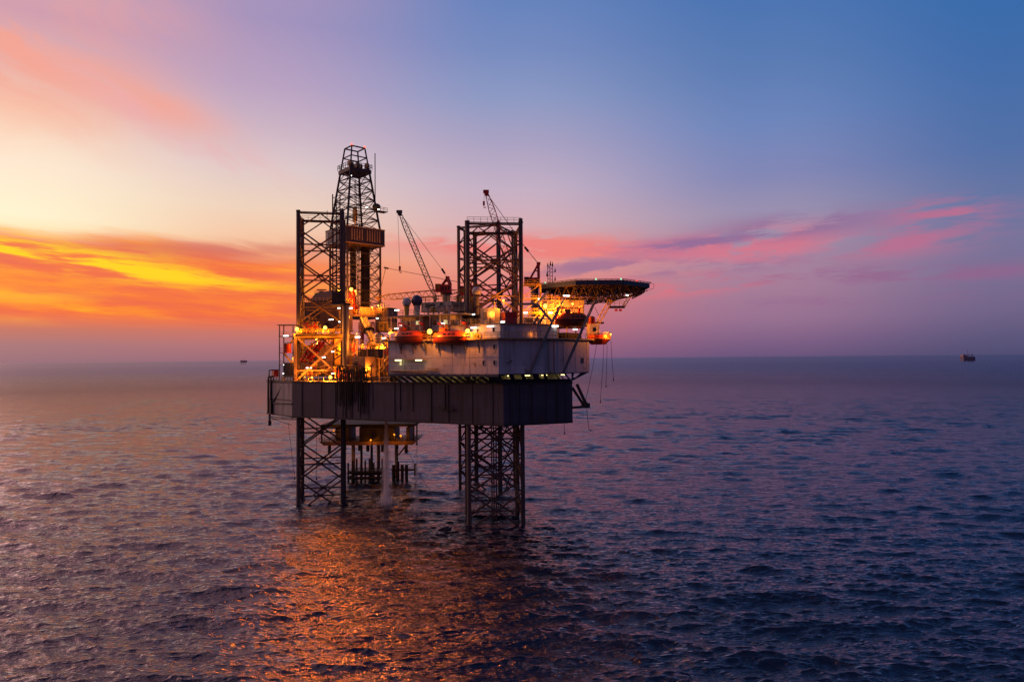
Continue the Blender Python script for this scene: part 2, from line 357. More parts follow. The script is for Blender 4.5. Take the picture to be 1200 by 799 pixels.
# ------------------------------------------------------------------ mesh builder
V3 = Vector
class MB:
    def __init__(s): s.v = []; s.f = []
    def add(s, vs, fs):
        b = len(s.v); s.v += [V3(p) for p in vs]; s.f += [tuple(i + b for i in f) for f in fs]; return s
    def obox(s, o, ax, ay, az):
        """box from a corner and three edge vectors"""
        o, ax, ay, az = V3(o), V3(ax), V3(ay), V3(az)
        p = [o, o + ax, o + ax + ay, o + ay]
        p += [q + az for q in p]
        fs = [(3, 2, 1, 0), (4, 5, 6, 7), (0, 1, 5, 4), (1, 2, 6, 5), (2, 3, 7, 6), (3, 0, 4, 7)]
        if ax.cross(ay).dot(az) < 0: fs = [f[::-1] for f in fs]
        return s.add(p, fs)
    def box(s, c, size, d=(1, 0)):
        """box centred on c, size along d, across d, up"""
        c = V3(c); u = V3((d[0], d[1], 0)).normalized(); w = V3((-u.y, u.x, 0)); k = V3((0, 0, 1))
        a, b, h = size
        return s.obox(c - u * a / 2 - w * b / 2 - k * h / 2, u * a, w * b, k * h)
    def bar(s, p, q, w, h=None):
        p, q = V3(p), V3(q); h = h or w
        d = (q - p); L = d.length
        if L < 1e-6: return s
        d /= L
        u = d.cross(V3((0, 0, 1)))
        if u.length < 1e-3: u = V3((1, 0, 0))
        u.normalize(); k = u.cross(d)
        return s.obox(p - u * w / 2 - k * h / 2, d * L, u * w, k * h)
    def tube(s, p, q, r, n=6, r2=None, cap=True):
        p, q = V3(p), V3(q); r2 = r if r2 is None else r2
        d = (q - p)
        if d.length < 1e-6: return s
        d.normalize()
        u = d.cross(V3((0, 0, 1)))
        if u.length < 1e-3: u = V3((1, 0, 0))
        u.normalize(); k = u.cross(d)
        vs = []
        for c, rr in ((p, r), (q, r2)):
            for i in range(n):
                a = 2 * math.pi * i / n; vs.append(c + (u * math.cos(a) - k * math.sin(a)) * rr)
        fs = [(i, (i + 1) % n, n + (i + 1) % n, n + i) for i in range(n)]
        if cap: fs += [tuple(range(n))[::-1], tuple(range(n, 2 * n))]
        return s.add(vs, fs)
    def path(s, pts, r, n=6):
        for a, b in zip(pts, pts[1:]): s.tube(a, b, r, n)
        return s
    def prism(s, poly, z0, z1, top=None):
        n = len(poly); top = top or poly
        vs = [(p[0], p[1], z0) for p in poly] + [(p[0], p[1], z1) for p in top]
        fs = [(i, (i + 1) % n, n + (i + 1) % n, n + i) for i in range(n)] + [tuple(range(n))[::-1], tuple(range(n, 2 * n))]
        area = sum(poly[i][0] * poly[(i + 1) % n][1] - poly[(i + 1) % n][0] * poly[i][1] for i in range(n))
        if area < 0: fs = [f[::-1] for f in fs]
        return s.add(vs, fs)
    def ball(s, c, r, nu=10, nv=6, sz=1.0):
        c = V3(c); vs = [c + V3((0, 0, -r * sz))]
        for j in range(1, nv):
            t = math.pi * j / nv
            for i in range(nu):
                a = 2 * math.pi * i / nu
                vs.append(c + V3((math.cos(a) * math.sin(t) * r, math.sin(a) * math.sin(t) * r, -math.cos(t) * r * sz)))
        vs.append(c + V3((0, 0, r * sz))); N = len(vs) - 1
        fs = [(0, 1 + (i + 1) % nu, 1 + i) for i in range(nu)]
        for j in range(nv - 2):
            b = 1 + j * nu
            fs += [(b + i, b + (i + 1) % nu, b + nu + (i + 1) % nu, b + nu + i) for i in range(nu)]
        b = 1 + (nv - 2) * nu
        fs += [(b + i, b + (i + 1) % nu, N) for i in range(nu)]
        return s.add(vs, fs)
    def rail(s, pts, h=1.1, step=1.6, r=0.045, closed=False):
        pts = [V3(p) for p in pts]
        if closed: pts = pts + [pts[0]]
        up = V3((0, 0, 1))
        for a, b in zip(pts, pts[1:]):
            for k in (h, h * 0.55): s.bar(a + up * k, b + up * k, r * 2)
            n = max(1, int((b - a).length / step))
            for i in range(n + 1):
                p = a.lerp(b, i / n); s.bar(p, p + up * h, r * 2)
        return s
    def lattice(s, p, q, w, h, n, r, taper=(1, 1), up=V3((0, 0, 1)), rb=None):
        """four-chord lattice boom"""
        p, q = V3(p), V3(q); d = (q - p).normalized()
        u = d.cross(up); u.normalize(); k = u.cross(d); rb = rb or r * 0.6
        def ring(t):
            c = p.lerp(q, t); e = min(1, min(t * 6, (1 - t) * 6)); f0 = taper[0] + (1 - taper[0]) * min(1, t * 6); f1 = taper[1] + (1 - taper[1]) * min(1, (1 - t) * 6)
            g = min(f0, f1)
            return [c + u * (a * w / 2 * g) + k * (b * h / 2 * g) for a, b in ((-1, -1), (1, -1), (1, 1), (-1, 1))]
        R_ = [ring(i / n) for i in range(n + 1)]
        for i in range(n):
            for j in range(4):
                s.tube(R_[i][j], R_[i + 1][j], r, 5)
                j2 = (j + 1) % 4
                a, b = (j, j2) if i % 2 == 0 else (j2, j)
                s.tube(R_[i][a], R_[i + 1][b], rb, 4)
        for j in range(4): s.tube(R_[0][j], R_[0][(j + 1) % 4], r, 4); s.tube(R_[n][j], R_[n][(j + 1) % 4], r, 4)
        return s
    def build(s, name, m, parent=None, smooth=False, label=None):
        me = bpy.data.meshes.new(name)
        off = V3(parent['_o']) if parent is not None and '_o' in parent else V3((0, 0, 0))
        me.from_pydata([tuple(p - off) for p in s.v], [], s.f); me.update()
        me.materials.append(MATS[m] if isinstance(m, str) else m)
        if smooth:
            for p in me.polygons: p.use_smooth = True
        o = bpy.data.objects.new(name, me); col.objects.link(o)
        o['_o'] = tuple(off)
        if parent is not None: o.parent = parent
        if label: o['label'] = label
        return o
LABELS = {}
def thing(name, label, cat, loc, group=None):
    o = bpy.data.objects.new(name, None); o.empty_display_size = 0.5
    o.location = V3(loc); o['_o'] = tuple(V3(loc)); o['label'] = label; o['category'] = cat; o['kind'] = 'thing'
    if group: o['group'] = group
    col.objects.link(o)
    return o
def dup(root, loc, label, mapping=None):
    """copy of a thing with its parts and their sub-parts"""
    r = root.copy(); col.objects.link(r); r.location = V3(loc); r['label'] = label
    def rec(src, dst):
        for ch in list(src.children):
            c = ch.copy(); col.objects.link(c); c.parent = dst; rec(ch, c)
    rec(root, r)
    return r
def v2(x, y): return V3((x, y, 0))
UP = V3((0, 0, 1))

# ------------------------------------------------------------------ lattice legs
def make_leg(label, cx, cy, side, rot, ztop, xc0, bay, bright):
    t = thing('lattice_leg', label, 'rig leg', (cx, cy, -3), 'square lattice legs of the rig')
    a = R(rot); u = v2(math.cos(a), math.sin(a)); w = v2(-math.sin(a), math.cos(a)); c = v2(cx, cy)
    cor = [c - u * side / 2 - w * side / 2, c + u * side / 2 - w * side / 2, c + u * side / 2 + w * side / 2, c - u * side / 2 + w * side / 2]
    for i, p in enumerate(cor):
        mb = MB(); mb.tube(p + UP * -4, p + UP * (ztop + (0.6 if i == 1 else 0)), 0.44, 10)
        o = p - c; o.normalize()
        tdir = v2(-o.y, o.x)
        for sgn in (-1, 1):                                     # rack plates on both sides of the chord
            mb.obox(p + tdir * (sgn * 0.43) - o * 0.09 + UP * -4, tdir * (sgn * 0.2), o * 0.18, UP * (ztop + 4.0))
        mb.tube(p + UP * (ztop - 0.4), p + UP * (ztop - 0.05), 0.55, 8)
        mb.build('chord', 'leg_steel', t, smooth=False)
    for i in range(4):
        p, q = cor[i], cor[(i + 1) % 4]; mid = (p + q) / 2
        mb = MB(); z = xc0
        while z + bay / 2 < ztop + 0.4:
            z0, z1 = z - bay / 2, z + bay / 2
            for e in (p, q):
                for zz in (z0, z1): mb.tube(e + UP * zz, mid + UP * z, 0.22, 6)
            mb.tube(p + UP * z, q + UP * z, 0.19, 6)
            d = (q - p).normalized()
            mb.obox(mid - d * 0.45 - UP * (0.4 - z) - d.cross(UP) * 0.12, d * 0.9, d.cross(UP) * 0.24, UP * 0.8)
            z += bay
        mb.tube(p + UP * (ztop - 0.7), q + UP * (ztop - 0.7), 0.24, 6)
        mb.tube(p + UP * (z - bay / 2), mid + UP * (ztop - 0.7), 0.17, 6)
        mb.tube(q + UP * (z - bay / 2), mid + UP * (ztop - 0.7), 0.17, 6)
        mb.build('bracing', 'leg_brace', t)
    mb = MB()
    for k, off in enumerate((u * 0.5, u * -0.5, w * 0.6)):
        mb.tube(c + off - w * 0.2 + UP * -4, c + off - w * 0.2 + UP * (32 + 3 * k), 0.15, 6)
    for zz in np.arange(0, 33, 1.2): mb.bar(c + u * 0.55 - w * 0.2 + UP * zz, c - u * 0.55 - w * 0.2 + UP * zz, 0.12); mb.bar(c - w * 0.25 + UP * zz, c + w * 0.45 + UP * zz, 0.12)
    if bright: mb.build('raw_water_pipe', 'leg_steel', t)
    # walkway and rail with a lamp post on the top
    mb = MB()
    mb.bar(cor[3] + UP * (ztop - .35), cor[2] + UP * (ztop - .35), 0.8, 0.1); mb.bar(cor[3] + UP * (ztop - .36), cor[0] + UP * (ztop - .36), 0.3, 0.1); mb.bar(cor[0] + UP * (ztop - .34), cor[1] + UP * (ztop - .34), 0.5, 0.1)
    mb.rail([cor[0] + UP * (ztop - .3), cor[1] + UP * (ztop - .3)] if bright else [cor[3] + UP * (ztop - .3), cor[2] + UP * (ztop - .3)], 1.1, 1.4, 0.035)
    pm = (cor[2] * 0.6 + cor[3] * 0.4); mb.tube(pm + UP * (ztop - .3), pm + UP * (ztop + 2.6), 0.06, 5); mb.box(pm + UP * (ztop + 2.0), (0.5, 0.15, 0.15))
    mb.build('top_walkway', 'dark_steel', t)
    return t, cor
legN, corN = make_leg('tall lattice leg behind the white living quarters, nearest the camera', -4.3, 154.2, 11.7, 5.7, 66.0, 3.1, 7.75, True)
legL, corL = make_leg('lattice leg at the rig\'s left end, standing in front of the derrick', -49.5, 177.7, 10.8, 12.0, 73.8, 2.0, 7.9, False)
legF, corF = make_leg('lattice leg at the far back, half hidden behind the nearest leg', -7.2, 195.7, 12.0, -19.4, 73.5, 1.0, 7.9, False)

# ------------------------------------------------------------------ hull
ZB, ZT = 21.8, 30.8
P = [v2(-65.1, 181.4), v2(-54.8, 170.4), v2(-1.9, 143.1), v2(13.1, 149.4), v2(13.6, 162), v2(5, 205), v2(-12, 216), v2(-64, 197)]
E1 = (P[2] - P[1]).normalized(); N1 = v2(E1.y, -E1.x)          # along the main side, and outwards from it
E2 = (P[3] - P[2]).normalized(); N2 = v2(E2.y, -E2.x)
hull = thing('rig_hull', 'dark grey floating hull of the drilling rig raised above the sea on three legs', 'rig hull', (-25, 172, ZB))
MB().prism([tuple(p[:2]) for p in P], ZB, ZT).build('hull_shell', 'hull_paint', hull)
mb = MB(); d = (P[1] - P[0]).normalized(); nn = v2(d.y, -d.x)
L0 = (P[1] - P[0]).length
mb.obox(P[0] + nn * 0.004 + d * 0.3 + UP * (ZB + 0.3), d * (L0 - 0.6), nn * 0.05, UP * 3.6)
mb.obox(P[0] + nn * 0.004 + d * 0.3 + UP * (ZB + 4.3), d * (L0 - 0.6), nn * 0.05, UP * 4.0)
mb.build('end_plating', 'hull_side', hull)
mb = MB()
for t_ in (3.2, 9.5, 14, 16.2, 17.1, 18.4, 19.0, 21.4, 24.0, 25.2, 31.5, 33.0, 36.5, 41.5, 46.0, 52.0, 57.0):     # drain pipes down the side
    z1 = random.choice((ZB + 0.3, ZB + 0.3, ZB + 2.5)); r_ = random.uniform(0.05, 0.10)
    p = P[1] + E1 * t_ + N1 * (r_ + 0.02); MB().tube(p + UP * z1, p + UP * (ZT - 0.4), r_, 6).build('drain_pipe', 'dark_steel', hull)
for t_ in (1.4, 3.7, 6.5, 9.8, 12.5, 14.2):
    p = P[2] + E2 * t_ + N2 * 0.13; MB().tube(p + UP * (ZB + 0.4), p + UP * (ZT - 0.4), random.uniform(0.04, 0.08), 6).build('drain_pipe', 'dark_steel', hull)
mb = MB()
for a_, b_, n_ in ((P[1], P[2], N1), (P[2], P[3], N2), (P[0], P[1], nn)):
    dd = (b_ - a_).normalized()
    mb.obox(a_ + UP * (ZT - 0.35), (b_ - a_), n_ * 0.25, UP * 0.25)
    mb.obox(a_ + UP * (ZB + 0.02), (b_ - a_), n_ * 0.12, UP * 0.35)
mb.build('rubbing_strake', 'dark_steel', hull)
mb = MB()
mb.rail([p + UP * ZT for p in (P[0] - nn * .3, P[1] - nn * .3, P[1] + E1 * 28)], 1.2, 1.6, 0.05)
mb.build('deck_railing', 'dark_steel', hull)
mb = MB()
mb.obox(P[1] + E1 * 44.0 + N1 * 0.002 + UP * (ZB + 3.0), E1 * 3.6, N1 * 0.7, UP * 0.15)
mb.rail([P[1] + E1 * 44.0 + N1 * 0.7 + UP * (ZB + 3.15), P[1] + E1 * 47.6 + N1 * 0.7 + UP * (ZB + 3.15)], 1.0, 1.2, 0.04)
mb.obox(P[1] + E1 * 45 + N1 * 0.002 + UP * (ZB + 3.2), E1 * 0.2, N1 * 0.2, UP * 5.5); mb.obox(P[1] + E1 * 45.8 + N1 * 0.002 + UP * (ZB + 3.2), E1 * 0.2, N1 * 0.2, UP * 5.5)
mb.build('side_platform', 'dark_steel', hull)

# hoses standing in a rack at the deck edge and hanging down the side
hr = thing('hose_rack', 'black hoses standing in a rack at the deck edge left of the quarters', 'hose rack', P[1] + E1 * 17.5 + UP * ZT)
mb = MB()
for z in (1.0, 2.4, 3.6): mb.bar(P[1] + E1 * 14.6 - N1 * 0.5 + UP * (ZT + z), P[1] + E1 * 24.2 - N1 * 0.5 + UP * (ZT + z), 0.16)
for k in range(5): mb.bar(P[1] + E1 * (14.6 + 2.4 * k) - N1 * 0.9 + UP * ZT, P[1] + E1 * (14.6 + 2.4 * k) - N1 * 0.5 + UP * (ZT + 3.6), 0.16)
mb.build('rack_frame', 'dark_steel', hr)
for k in range(15):
    t_ = 15.0 + k * 0.62 + random.uniform(-.15, .15); h_ = random.uniform(2.6, 4.3)
    pt = P[1] + E1 * t_
    zl = random.uniform(ZB + .5, ZB + 6)
    pts = [pt - N1 * 0.9 + UP * (ZT + h_ * .55), pt - N1 * 0.5 + UP * (ZT + h_), pt + N1 * 0.25 + UP * (ZT + h_ * .93), pt + N1 * 0.5 + UP * (ZT + h_ * .7), pt + N1 * 0.5 + UP * ZT, pt + N1 * 0.45 + E1 * random.uniform(-.12, .12) + UP * zl]
    MB().path(pts, random.uniform(0.13, 0.20), 6).build('hose', 'black_rubber', hr)

# gear hung over the left end: a tall pipe loop, winch box and diagonal stays
g = thing('end_gantry', 'dark pipe gantry hanging over the hull\'s far left end', 'gantry', at(316, 470, 178))
Y = 179.0
mb = MB()
for px in (314.5, 317.5, 320.5): mb.tube(at(px, 442 + (px - 314) * .2, Y), at(px, 484, Y), 0.24, 6)
mb.tube(at(314.5, 442, Y), at(321, 441, Y), 0.22, 6); mb.tube(at(315.4, 434, Y), at(315.4, 442, Y), 0.15, 6); mb.tube(at(315.4, 434, Y), at(320.5, 433.5, Y), 0.15, 6)
mb.tube(at(316, 484, Y), at(316, 498, Y), 0.3, 6); mb.tube(at(316, 493, Y), at(316, 498.5, Y), 0.45, 6)
mb.build('pipe_frame', 'dark_steel', g)
mb = MB(); c = at(319, 477, Y + 0.4); mb.box(c, (2.2, 1.8, 3.6), (d.x, d.y)); mb.box(c + v2(1.8, 0) + UP * -0.8, (2.0, 1.5, 1.6), (d.x, d.y))
mb.build('winch_box', 'dark_steel', g)
mb = MB()
for q in ((0, 0), (2.2, 0.6)): mb.tube(at(320.5 + q[0], 471, Y - 0.8), at(334.5 + q[0], 446, 174.0), 0.26, 6)
mb.tube(at(320, 472, Y - 1), at(342, 473, 170.4), 0.2, 6)
mb.build('stay', 'dark_steel', g)
mb = MB(); mb.lattice(at(317, 489.5, Y - 1), at(345, 490.5, 171), 0.8, 0.5, 10, 0.07); mb.tube(at(320, 491, Y), at(342, 498, 176), 0.07, 5)
mb.build('lower_gangway', 'dark_steel', g)
t = thing('red_locker', 'small red locker at the far left corner of the deck', 'locker', at(322.5, 441, 180))
c = at(322.5, 437.6, 180); MB().box(c, (1.3, 1.3, 1.8), (d.x, d.y)).build('body', 'red_paint', t); MB().box(c + UP * 0.98, (1.45, 1.45, 0.14), (d.x, d.y)).build('lid', 'dark_steel', t)

# ------------------------------------------------------------------ living quarters
ZQ0, ZQ1 = 32.8, 39.9
Q = [v2(-27.4, 151.4), v2(-2.8, 139.4), v2(6.7, 143.0), v2(11.1, 147.0), v2(17.4, 153.9), v2(17.6, 164), v2(-2, 174), v2(-16, 173)]
qt = thing('living_quarters', 'white plated living quarters block overhanging the hull edge', 'living quarters', (-6, 156, ZT))
qp = [tuple(p[:2]) for p in Q]
MB().prism(qp, ZQ0, ZQ1).build('wall', 'white_paint', qt)
mb = MB()
for z in (ZQ0 + 3.5,):
    for a_, b_ in zip(Q[:4], Q[1:5]):
        dd = (b_ - a_).normalized(); n_ = v2(dd.y, -dd.x); mb.obox(a_ + n_ * 0.004 + UP * z, b_ - a_, n_ * 0.06, UP * 0.12)
for a_, b_ in zip(Q[:4], Q[1:5]):
    dd = (b_ - a_).normalized(); n_ = v2(dd.y, -dd.x); L_ = (b_ - a_).length
    k = 0.0
    while k < L_:
        mb.obox(a_ + dd * k + n_ * 0.004 + UP * (ZQ0 + 0.1), dd * 0.09, n_ * 0.05, UP * (ZQ1 - ZQ0 - 0.2)); k += 4.1
mb.build('weld_seam', 'white_paint', qt)
# main deck slab around the top
def off(poly, d_):
    n = len(poly); out = []
    for i in range(n):
        a_, b_, c_ = poly[i - 1], poly[i], poly[(i + 1) % n]
        d1, d2 = (b_ - a_).normalized(), (c_ - b_).normalized(); n1, n2 = v2(d1.y, -d1.x), v2(d2.y, -d2.x)
        k = n1 + n2; k = k / max(0.3, k.dot(n1)); out.append(b_ + k * d_)
    return out
Qo = off(Q, 1.1)
MB().prism([tuple(p[:2]) for p in Qo], ZQ1 + 0.003, ZQ1 + 0.30).build('deck_slab', 'tan_paint', qt)
mb = MB(); mb.rail([p + UP * (ZQ1 + .3) for p in Qo[:6]], 1.15, 1.5, 0.045); mb.build('deck_railing', 'yellow_paint', qt)
# flared lower band: plating on the bow, open slanting struts along the side
gal = [P[1] + E1 * 31.0, P[2], P[3], v2(13.3, 153)]
inner = off([gal[0], gal[1], gal[2], gal[3], v2(10, 170), v2(-15, 170)], -2.6)
MB().prism([tuple(p[:2]) for p in inner], ZT + 0.003, ZQ0 - 0.003).build('gallery_wall', 'cream_paint', qt)
mb = MB()
A0, A1 = gal[0], P[2]; B0, B1 = Q[0], Q[1]
n_ = 15
for i in range(n_):
    f0 = (i + 0.2) / n_; f1 = f0 + 0.075
    top = B0.lerp(B1, f0) + UP * ZQ0; bot = (A0 - E1 * 0.2).lerp(A1, min(1, f1)) + UP * ZT
    MB().bar(bot, top, 0.55, 0.32).build('flare_strut', 'navy_paint', qt)
    if i in (7, 10, 12): MB().bar(bot, (B0.lerp(B1, f0 + 0.1)) + UP * ZQ0, 0.16, 0.16).build('flare_strut', 'navy_paint', qt)
MB().obox(B0 + UP * (ZQ0 - 0.55), B1 - B0, N1 * -0.3, UP * 0.5).build('edge_beam', 'navy_paint', qt)
mb = MB()
def quad_wall(a0, a1, b0, b1, z0, z1, wins):
    """sloping plated wall from edge a (low) to edge b (high) with openings (u0,u1,v0,v1)"""
    us = sorted({0, 1, *[q for w_ in wins for q in w_[:2]]}); vs = sorted({0, 1, *[q for w_ in wins for q in w_[2:4]]})
    pt = lambda u_, v_: a0.lerp(a1, u_).lerp(b0.lerp(b1, u_), v_) + UP * (z0 + (z1 - z0) * v_)
    for u0, u1 in zip(us, us[1:]):
        for w0, w1 in zip(vs, vs[1:]):
            um, vm = (u0 + u1) / 2, (w0 + w1) / 2
            if any(q[0] < um < q[1] and q[2] < vm < q[3] for q in wins): continue
            ps_ = [pt(u0, w0), pt(u1, w0), pt(u1, w1), pt(u0, w1)]
            nrm = (ps_[1] - ps_[0]).cross(ps_[3] - ps_[0]).normalized() * -0.12
            mb.add(ps_ + [p + nrm for p in ps_], [(0, 1, 2, 3), (7, 6, 5, 4), (0, 4, 5, 1), (1, 5, 6, 2), (2, 6, 7, 3), (3, 7, 4, 0)])
quad_wall(P[1] + E1 * 56.0, P[2], Q[0].lerp(Q[1], 0.93), Q[1], ZT, ZQ0 - .004, [])
wins1 = [(0.02, 0.20, 0.38, 0.9), (0.30, 0.46, 0.38, 0.9), (0.55, 0.72, 0.38, 0.9), (0.86, 0.96, 0.38, 0.9)]
quad_wall(P[2], P[2] + E2 * 10.4, Q[1], Q[2], ZT, ZQ0 - .004, wins1)
wins2 = [(0.0 + 0.06, 0.5, 0.30, 0.92), (0.58, 0.70, 0.30, 0.92), (0.76, 0.94, 0.3, 0.92)]
quad_wall(P[2] + E2 * 10.4, P[3], Q[2], Q[3], ZT, ZQ0 - .004, wins2)
quad_wall(P[3], v2(13.4, 154), Q[3], Q[4], ZT, ZQ0 - .004, [(0.06, 0.3, .35, .9), (0.4, 0.7, .4, .9)])
mb.build('flared_plating', 'navy_paint', qt)
# portholes and doors in the plating
def window_on(a_, b_, dist, z, w_, h_, parent, glass='window_dark', frame='white_paint'):
    dd = (b_ - a_).normalized(); n_ = v2(dd.y, -dd.x); p = a_ + dd * dist
    m1 = MB(); t_ = 0.09
    m1.obox(p - dd * (w_ / 2 + t_) + n_ * .004 + UP * (z - h_ / 2 - t_), dd * (w_ + 2 * t_), n_ * .08, UP * t_)
    m1.obox(p - dd * (w_ / 2 + t_) + n_ * .004 + UP * (z + h_ / 2), dd * (w_ + 2 * t_), n_ * .08, UP * t_)
    m1.obox(p - dd * (w_ / 2 + t_) + n_ * .004 + UP * (z - h_ / 2), dd * t_, n_ * .08, UP * h_)
    m1.obox(p + dd * (w_ / 2) + n_ * .004 + UP * (z - h_ / 2), dd * t_, n_ * .08, UP * h_)
    fr = m1.build('window', frame, parent)
    MB().obox(p - dd * w_ / 2 + n_ * .004 + UP * (z - h_ / 2), dd * w_, n_ * .03, UP * h_).build('pane', glass, fr)
L01 = (Q[1] - Q[0]).length
for dist_, z in ((L01 - 3.4, 35.1), (L01 - .9, 35.1), (L01 - .9, 38.4)): window_on(Q[0], Q[1], dist_, z, 0.5, 0.9, qt)
window_on(Q[3], Q[4], 6.6, 35.4, 1.0, 1.1, qt)
window_on(Q[0], Q[1], 3.3, 35.1, 0.6, 0.9, qt, 'window_lit')
mb = MB(); mb.obox(Q[0] + E1 * 0.7 + N1 * 0.003 + UP * 35.9, E1 * 9.6, N1 * 0.9, UP * 0.12); mb.obox(Q[0] + E1 * 0.3 + N1 * 0.003 + UP * 33.4, E1 * 10.0, N1 * 1.0, UP * 0.12)
mb.obox(Q[0] + E1 * 10.3 + N1 * 0.003 + UP * 33.9, E1 * 3.0, N1 * 0.9, UP * 0.1)
mb.build('side_canopy', 'tan_paint', qt)
mb = MB(); mb.rail([Q[0] + E1 * 0.3 + N1 * 1.0 + UP * 33.52, Q[0] + E1 * 10.2 + N1 * 1.0 + UP * 33.52], 1.0, 1.5, 0.035); mb.build('balcony_railing', 'grey_steel', qt)
mb = MB()
for k in range(7):
    p = Q[0] + E1 * (3.5 + 3.3 * k); mb = MB(); mb.bar(p + N1 * .05 + UP * 37.6, p + N1 * 1.05 + UP * 39.9, 0.2); mb.bar(p + N1 * .1 + UP * 37.2, p + N1 * .1 + UP * 39.9, .24)
    mb.build('deck_bracket', 'grey_steel', qt)
# dark panelled corner trim
for q_ in ((.9, .2), (2.2, 1.6)): MB().tube(Q[2] + v2(*q_) + UP * ZQ0, Q[2] + v2(*q_) + UP * ZQ1, .13, 6).build('downpipe', 'grey_steel', qt)

# upper deckhouse, two storeys on the left and one on the right
dh = thing('upper_deckhouse', 'white lit deckhouse above the quarters, with a broad roof deck behind the lifeboats', 'deckhouse', (-10, 155, ZQ1 + .3))
ZD = ZQ1 + 0.303
s0 = Q[0] - N1 * 2.6 + E1 * 1.6; s1 = Q[0] - N1 * 2.6 + E1 * 16.5
left = [s0, s1, s1 - N1 * 14, s0 - N1 * 14]
MB().prism([tuple(p[:2]) for p in left], ZD, 45.3).build('wall', 'white_paint', dh)
r0 = Q[0] - N1 * 1.0 + E1 * 15.5; r1 = Q[1] - N1 * 0.9
rightp = [r0, r1, Q[2] + v2(-.6, 1.1), Q[3] + v2(-1.2, 1.2), v2(11.5, 165), r0 - N1 * 15]
MB().prism([tuple(p[:2]) for p in rightp], ZD + .002, 43.0).build('wall', 'white_paint', dh)
l2 = [Q[0] - N1 * 0.3 - E1 * 0.6, Q[0] - N1 * 0.3 + E1 * 19.5, Q[0] - N1 * 16 + E1 * 19.5, Q[0] - N1 * 16 - E1 * .6]
MB().prism([tuple(p[:2]) for p in l2], 45.303, 45.6).build('roof_deck', 'grey_steel', dh)
ro = off(rightp, 0.5)
MB().prism([tuple(p[:2]) for p in ro], 43.003, 43.2).build('roof_deck', 'grey_steel', dh)
mid2 = [Q[0] - N1 * 0.6 - E1 * 0.3, Q[0] - N1 * 0.6 + E1 * 15.4, Q[0] - N1 * 2.58 + E1 * 15.4, Q[0] - N1 * 2.58 - E1 * .3]
MB().prism([tuple(p[:2]) for p in mid2], 41.9, 42.1).build('walkway', 'tan_paint', dh)
mb = MB(); mb.rail([l2[0] + UP * 45.6, l2[1] + UP * 45.6], 1.1, 1.4, .04); mb.rail([mid2[0] + UP * 42.1, mid2[1] + UP * 42.1], 1.0, 1.4, .035)
mb.rail([ro[0] + UP * 43.2, ro[1] + UP * 43.2, ro[2] + UP * 43.2, ro[3] + UP * 43.2], 1.0, 1.4, .04); mb.build('railing', 'grey_steel', dh)
for k in range(8): p = Q[0] - N1 * 0.7 + E1 * (0.2 + k * 2.6); MB().bar(p + UP * 42.1 if k < 6 else p + UP * 43.2, p + UP * 45.3, 0.16).build('stanchion', 'white_paint', dh)
a_ = s0; b_ = s1
for k, (dst, gl) in enumerate(((2.2, 'window_dark'), (4.5, 'window_lit'), (9.0, 'window_dark'), (11.8, 'window_lit'), (13.6, 'window_dark'))): window_on(a_, b_, dst, 43.9, 1.0, 1.0, dh, gl, 'cream_paint')
MB().obox(s0 + E1 * 6.2 + N1 * .003 + UP * 42.15, E1 * 1.9, N1 * .5, UP * 2.9).build('intake_housing', 'brown_clad', dh)
MB().obox(s0 + E1 * 12.4 + N1 * .6 + UP * 42.15, E1 * 2.6, N1 * .8, UP * 1.3).build('store_box', 'tan_paint', dh)
MB().obox(s0 + E1 * 1.2 + N1 * .9 + UP * 42.15, E1 * 2.2, N1 * .7, UP * 1.1).build('store_box', 'dark_steel', dh)
Lr = (r1 - r0).length
window_on(r0, r1, Lr - 1.5, 41.9, 0.55, 1.0, dh)
window_on(r0, r1, Lr - 5.2, 41.7, 0.5, .9, dh)
for k in range(6): p = r1 + (rightp[2] - r1) * (k / 6 + .05); MB().tube(p + N2 * .15 + UP * ZD, p + N2 * .15 + UP * 43, .06, 5).build('wall_pipe', 'white_paint', dh)

# ------------------------------------------------------------------ leg frame, stair tower and the gear round the left leg
ca = R(12.0); uL = v2(math.cos(ca), math.sin(ca)); wL = v2(-math.sin(ca), math.cos(ca)); cL = v2(-49.5, 177.7)
jf = thing('leg_frame', 'lit steel frame with big crossed braces round the left leg on deck', 'leg frame', cL + UP * ZT)
hs = 6.0; zt = 42.6
cj = [cL - uL * hs - wL * hs, cL + uL * hs - wL * hs, cL + uL * hs + wL * hs, cL - uL * hs + wL * hs]
for p in cj: MB().box(p + UP * ((ZT + zt) / 2), (0.7, 0.7, zt - ZT), (uL.x, uL.y)).build('post', 'tan_paint', jf)
for i in range(4):
    p, q = cj[i], cj[(i + 1) % 4]; dd = (q - p).normalized()
    MB().bar(p + dd * .35 + UP * (zt - .5), q - dd * .35 + UP * (zt - .5), 0.6, 1.0).build('girder', 'yellow_paint', jf)
    MB().bar(p + dd * .35 + UP * (ZT + 2.6), q - dd * .35 + UP * (ZT + 2.6), 0.3, 0.4).build('girder', 'tan_paint', jf)
    if i != 2:
        MB().bar(p + dd * .35 + UP * (ZT + .3), q - dd * .6 + UP * (zt - 1.2), 0.5, 0.55).build('cross_brace', 'tan_paint', jf)
        n_ = v2(dd.y, -dd.x) * 0.3
        MB().bar(q - dd * .35 + n_ + UP * (ZT + .3), p + dd * .6 + n_ + UP * (zt - 1.2), 0.4, 0.45).build('cross_brace', 'tan_paint', jf)
mb = MB(); mb.rail([cj[3] + UP * zt, cj[0] + UP * zt, cj[1] + UP * zt, cj[2] + UP * zt], 1.1, 1.2, 0.045); mb.build('railing', 'yellow_paint', jf)
mb = MB()
for p_, q_ in ((0, 1), (3, 0), (1, 2)): mb.bar(cj[p_] + UP * (zt + .003), cj[q_] + UP * (zt + .003), 1.6, 0.08)
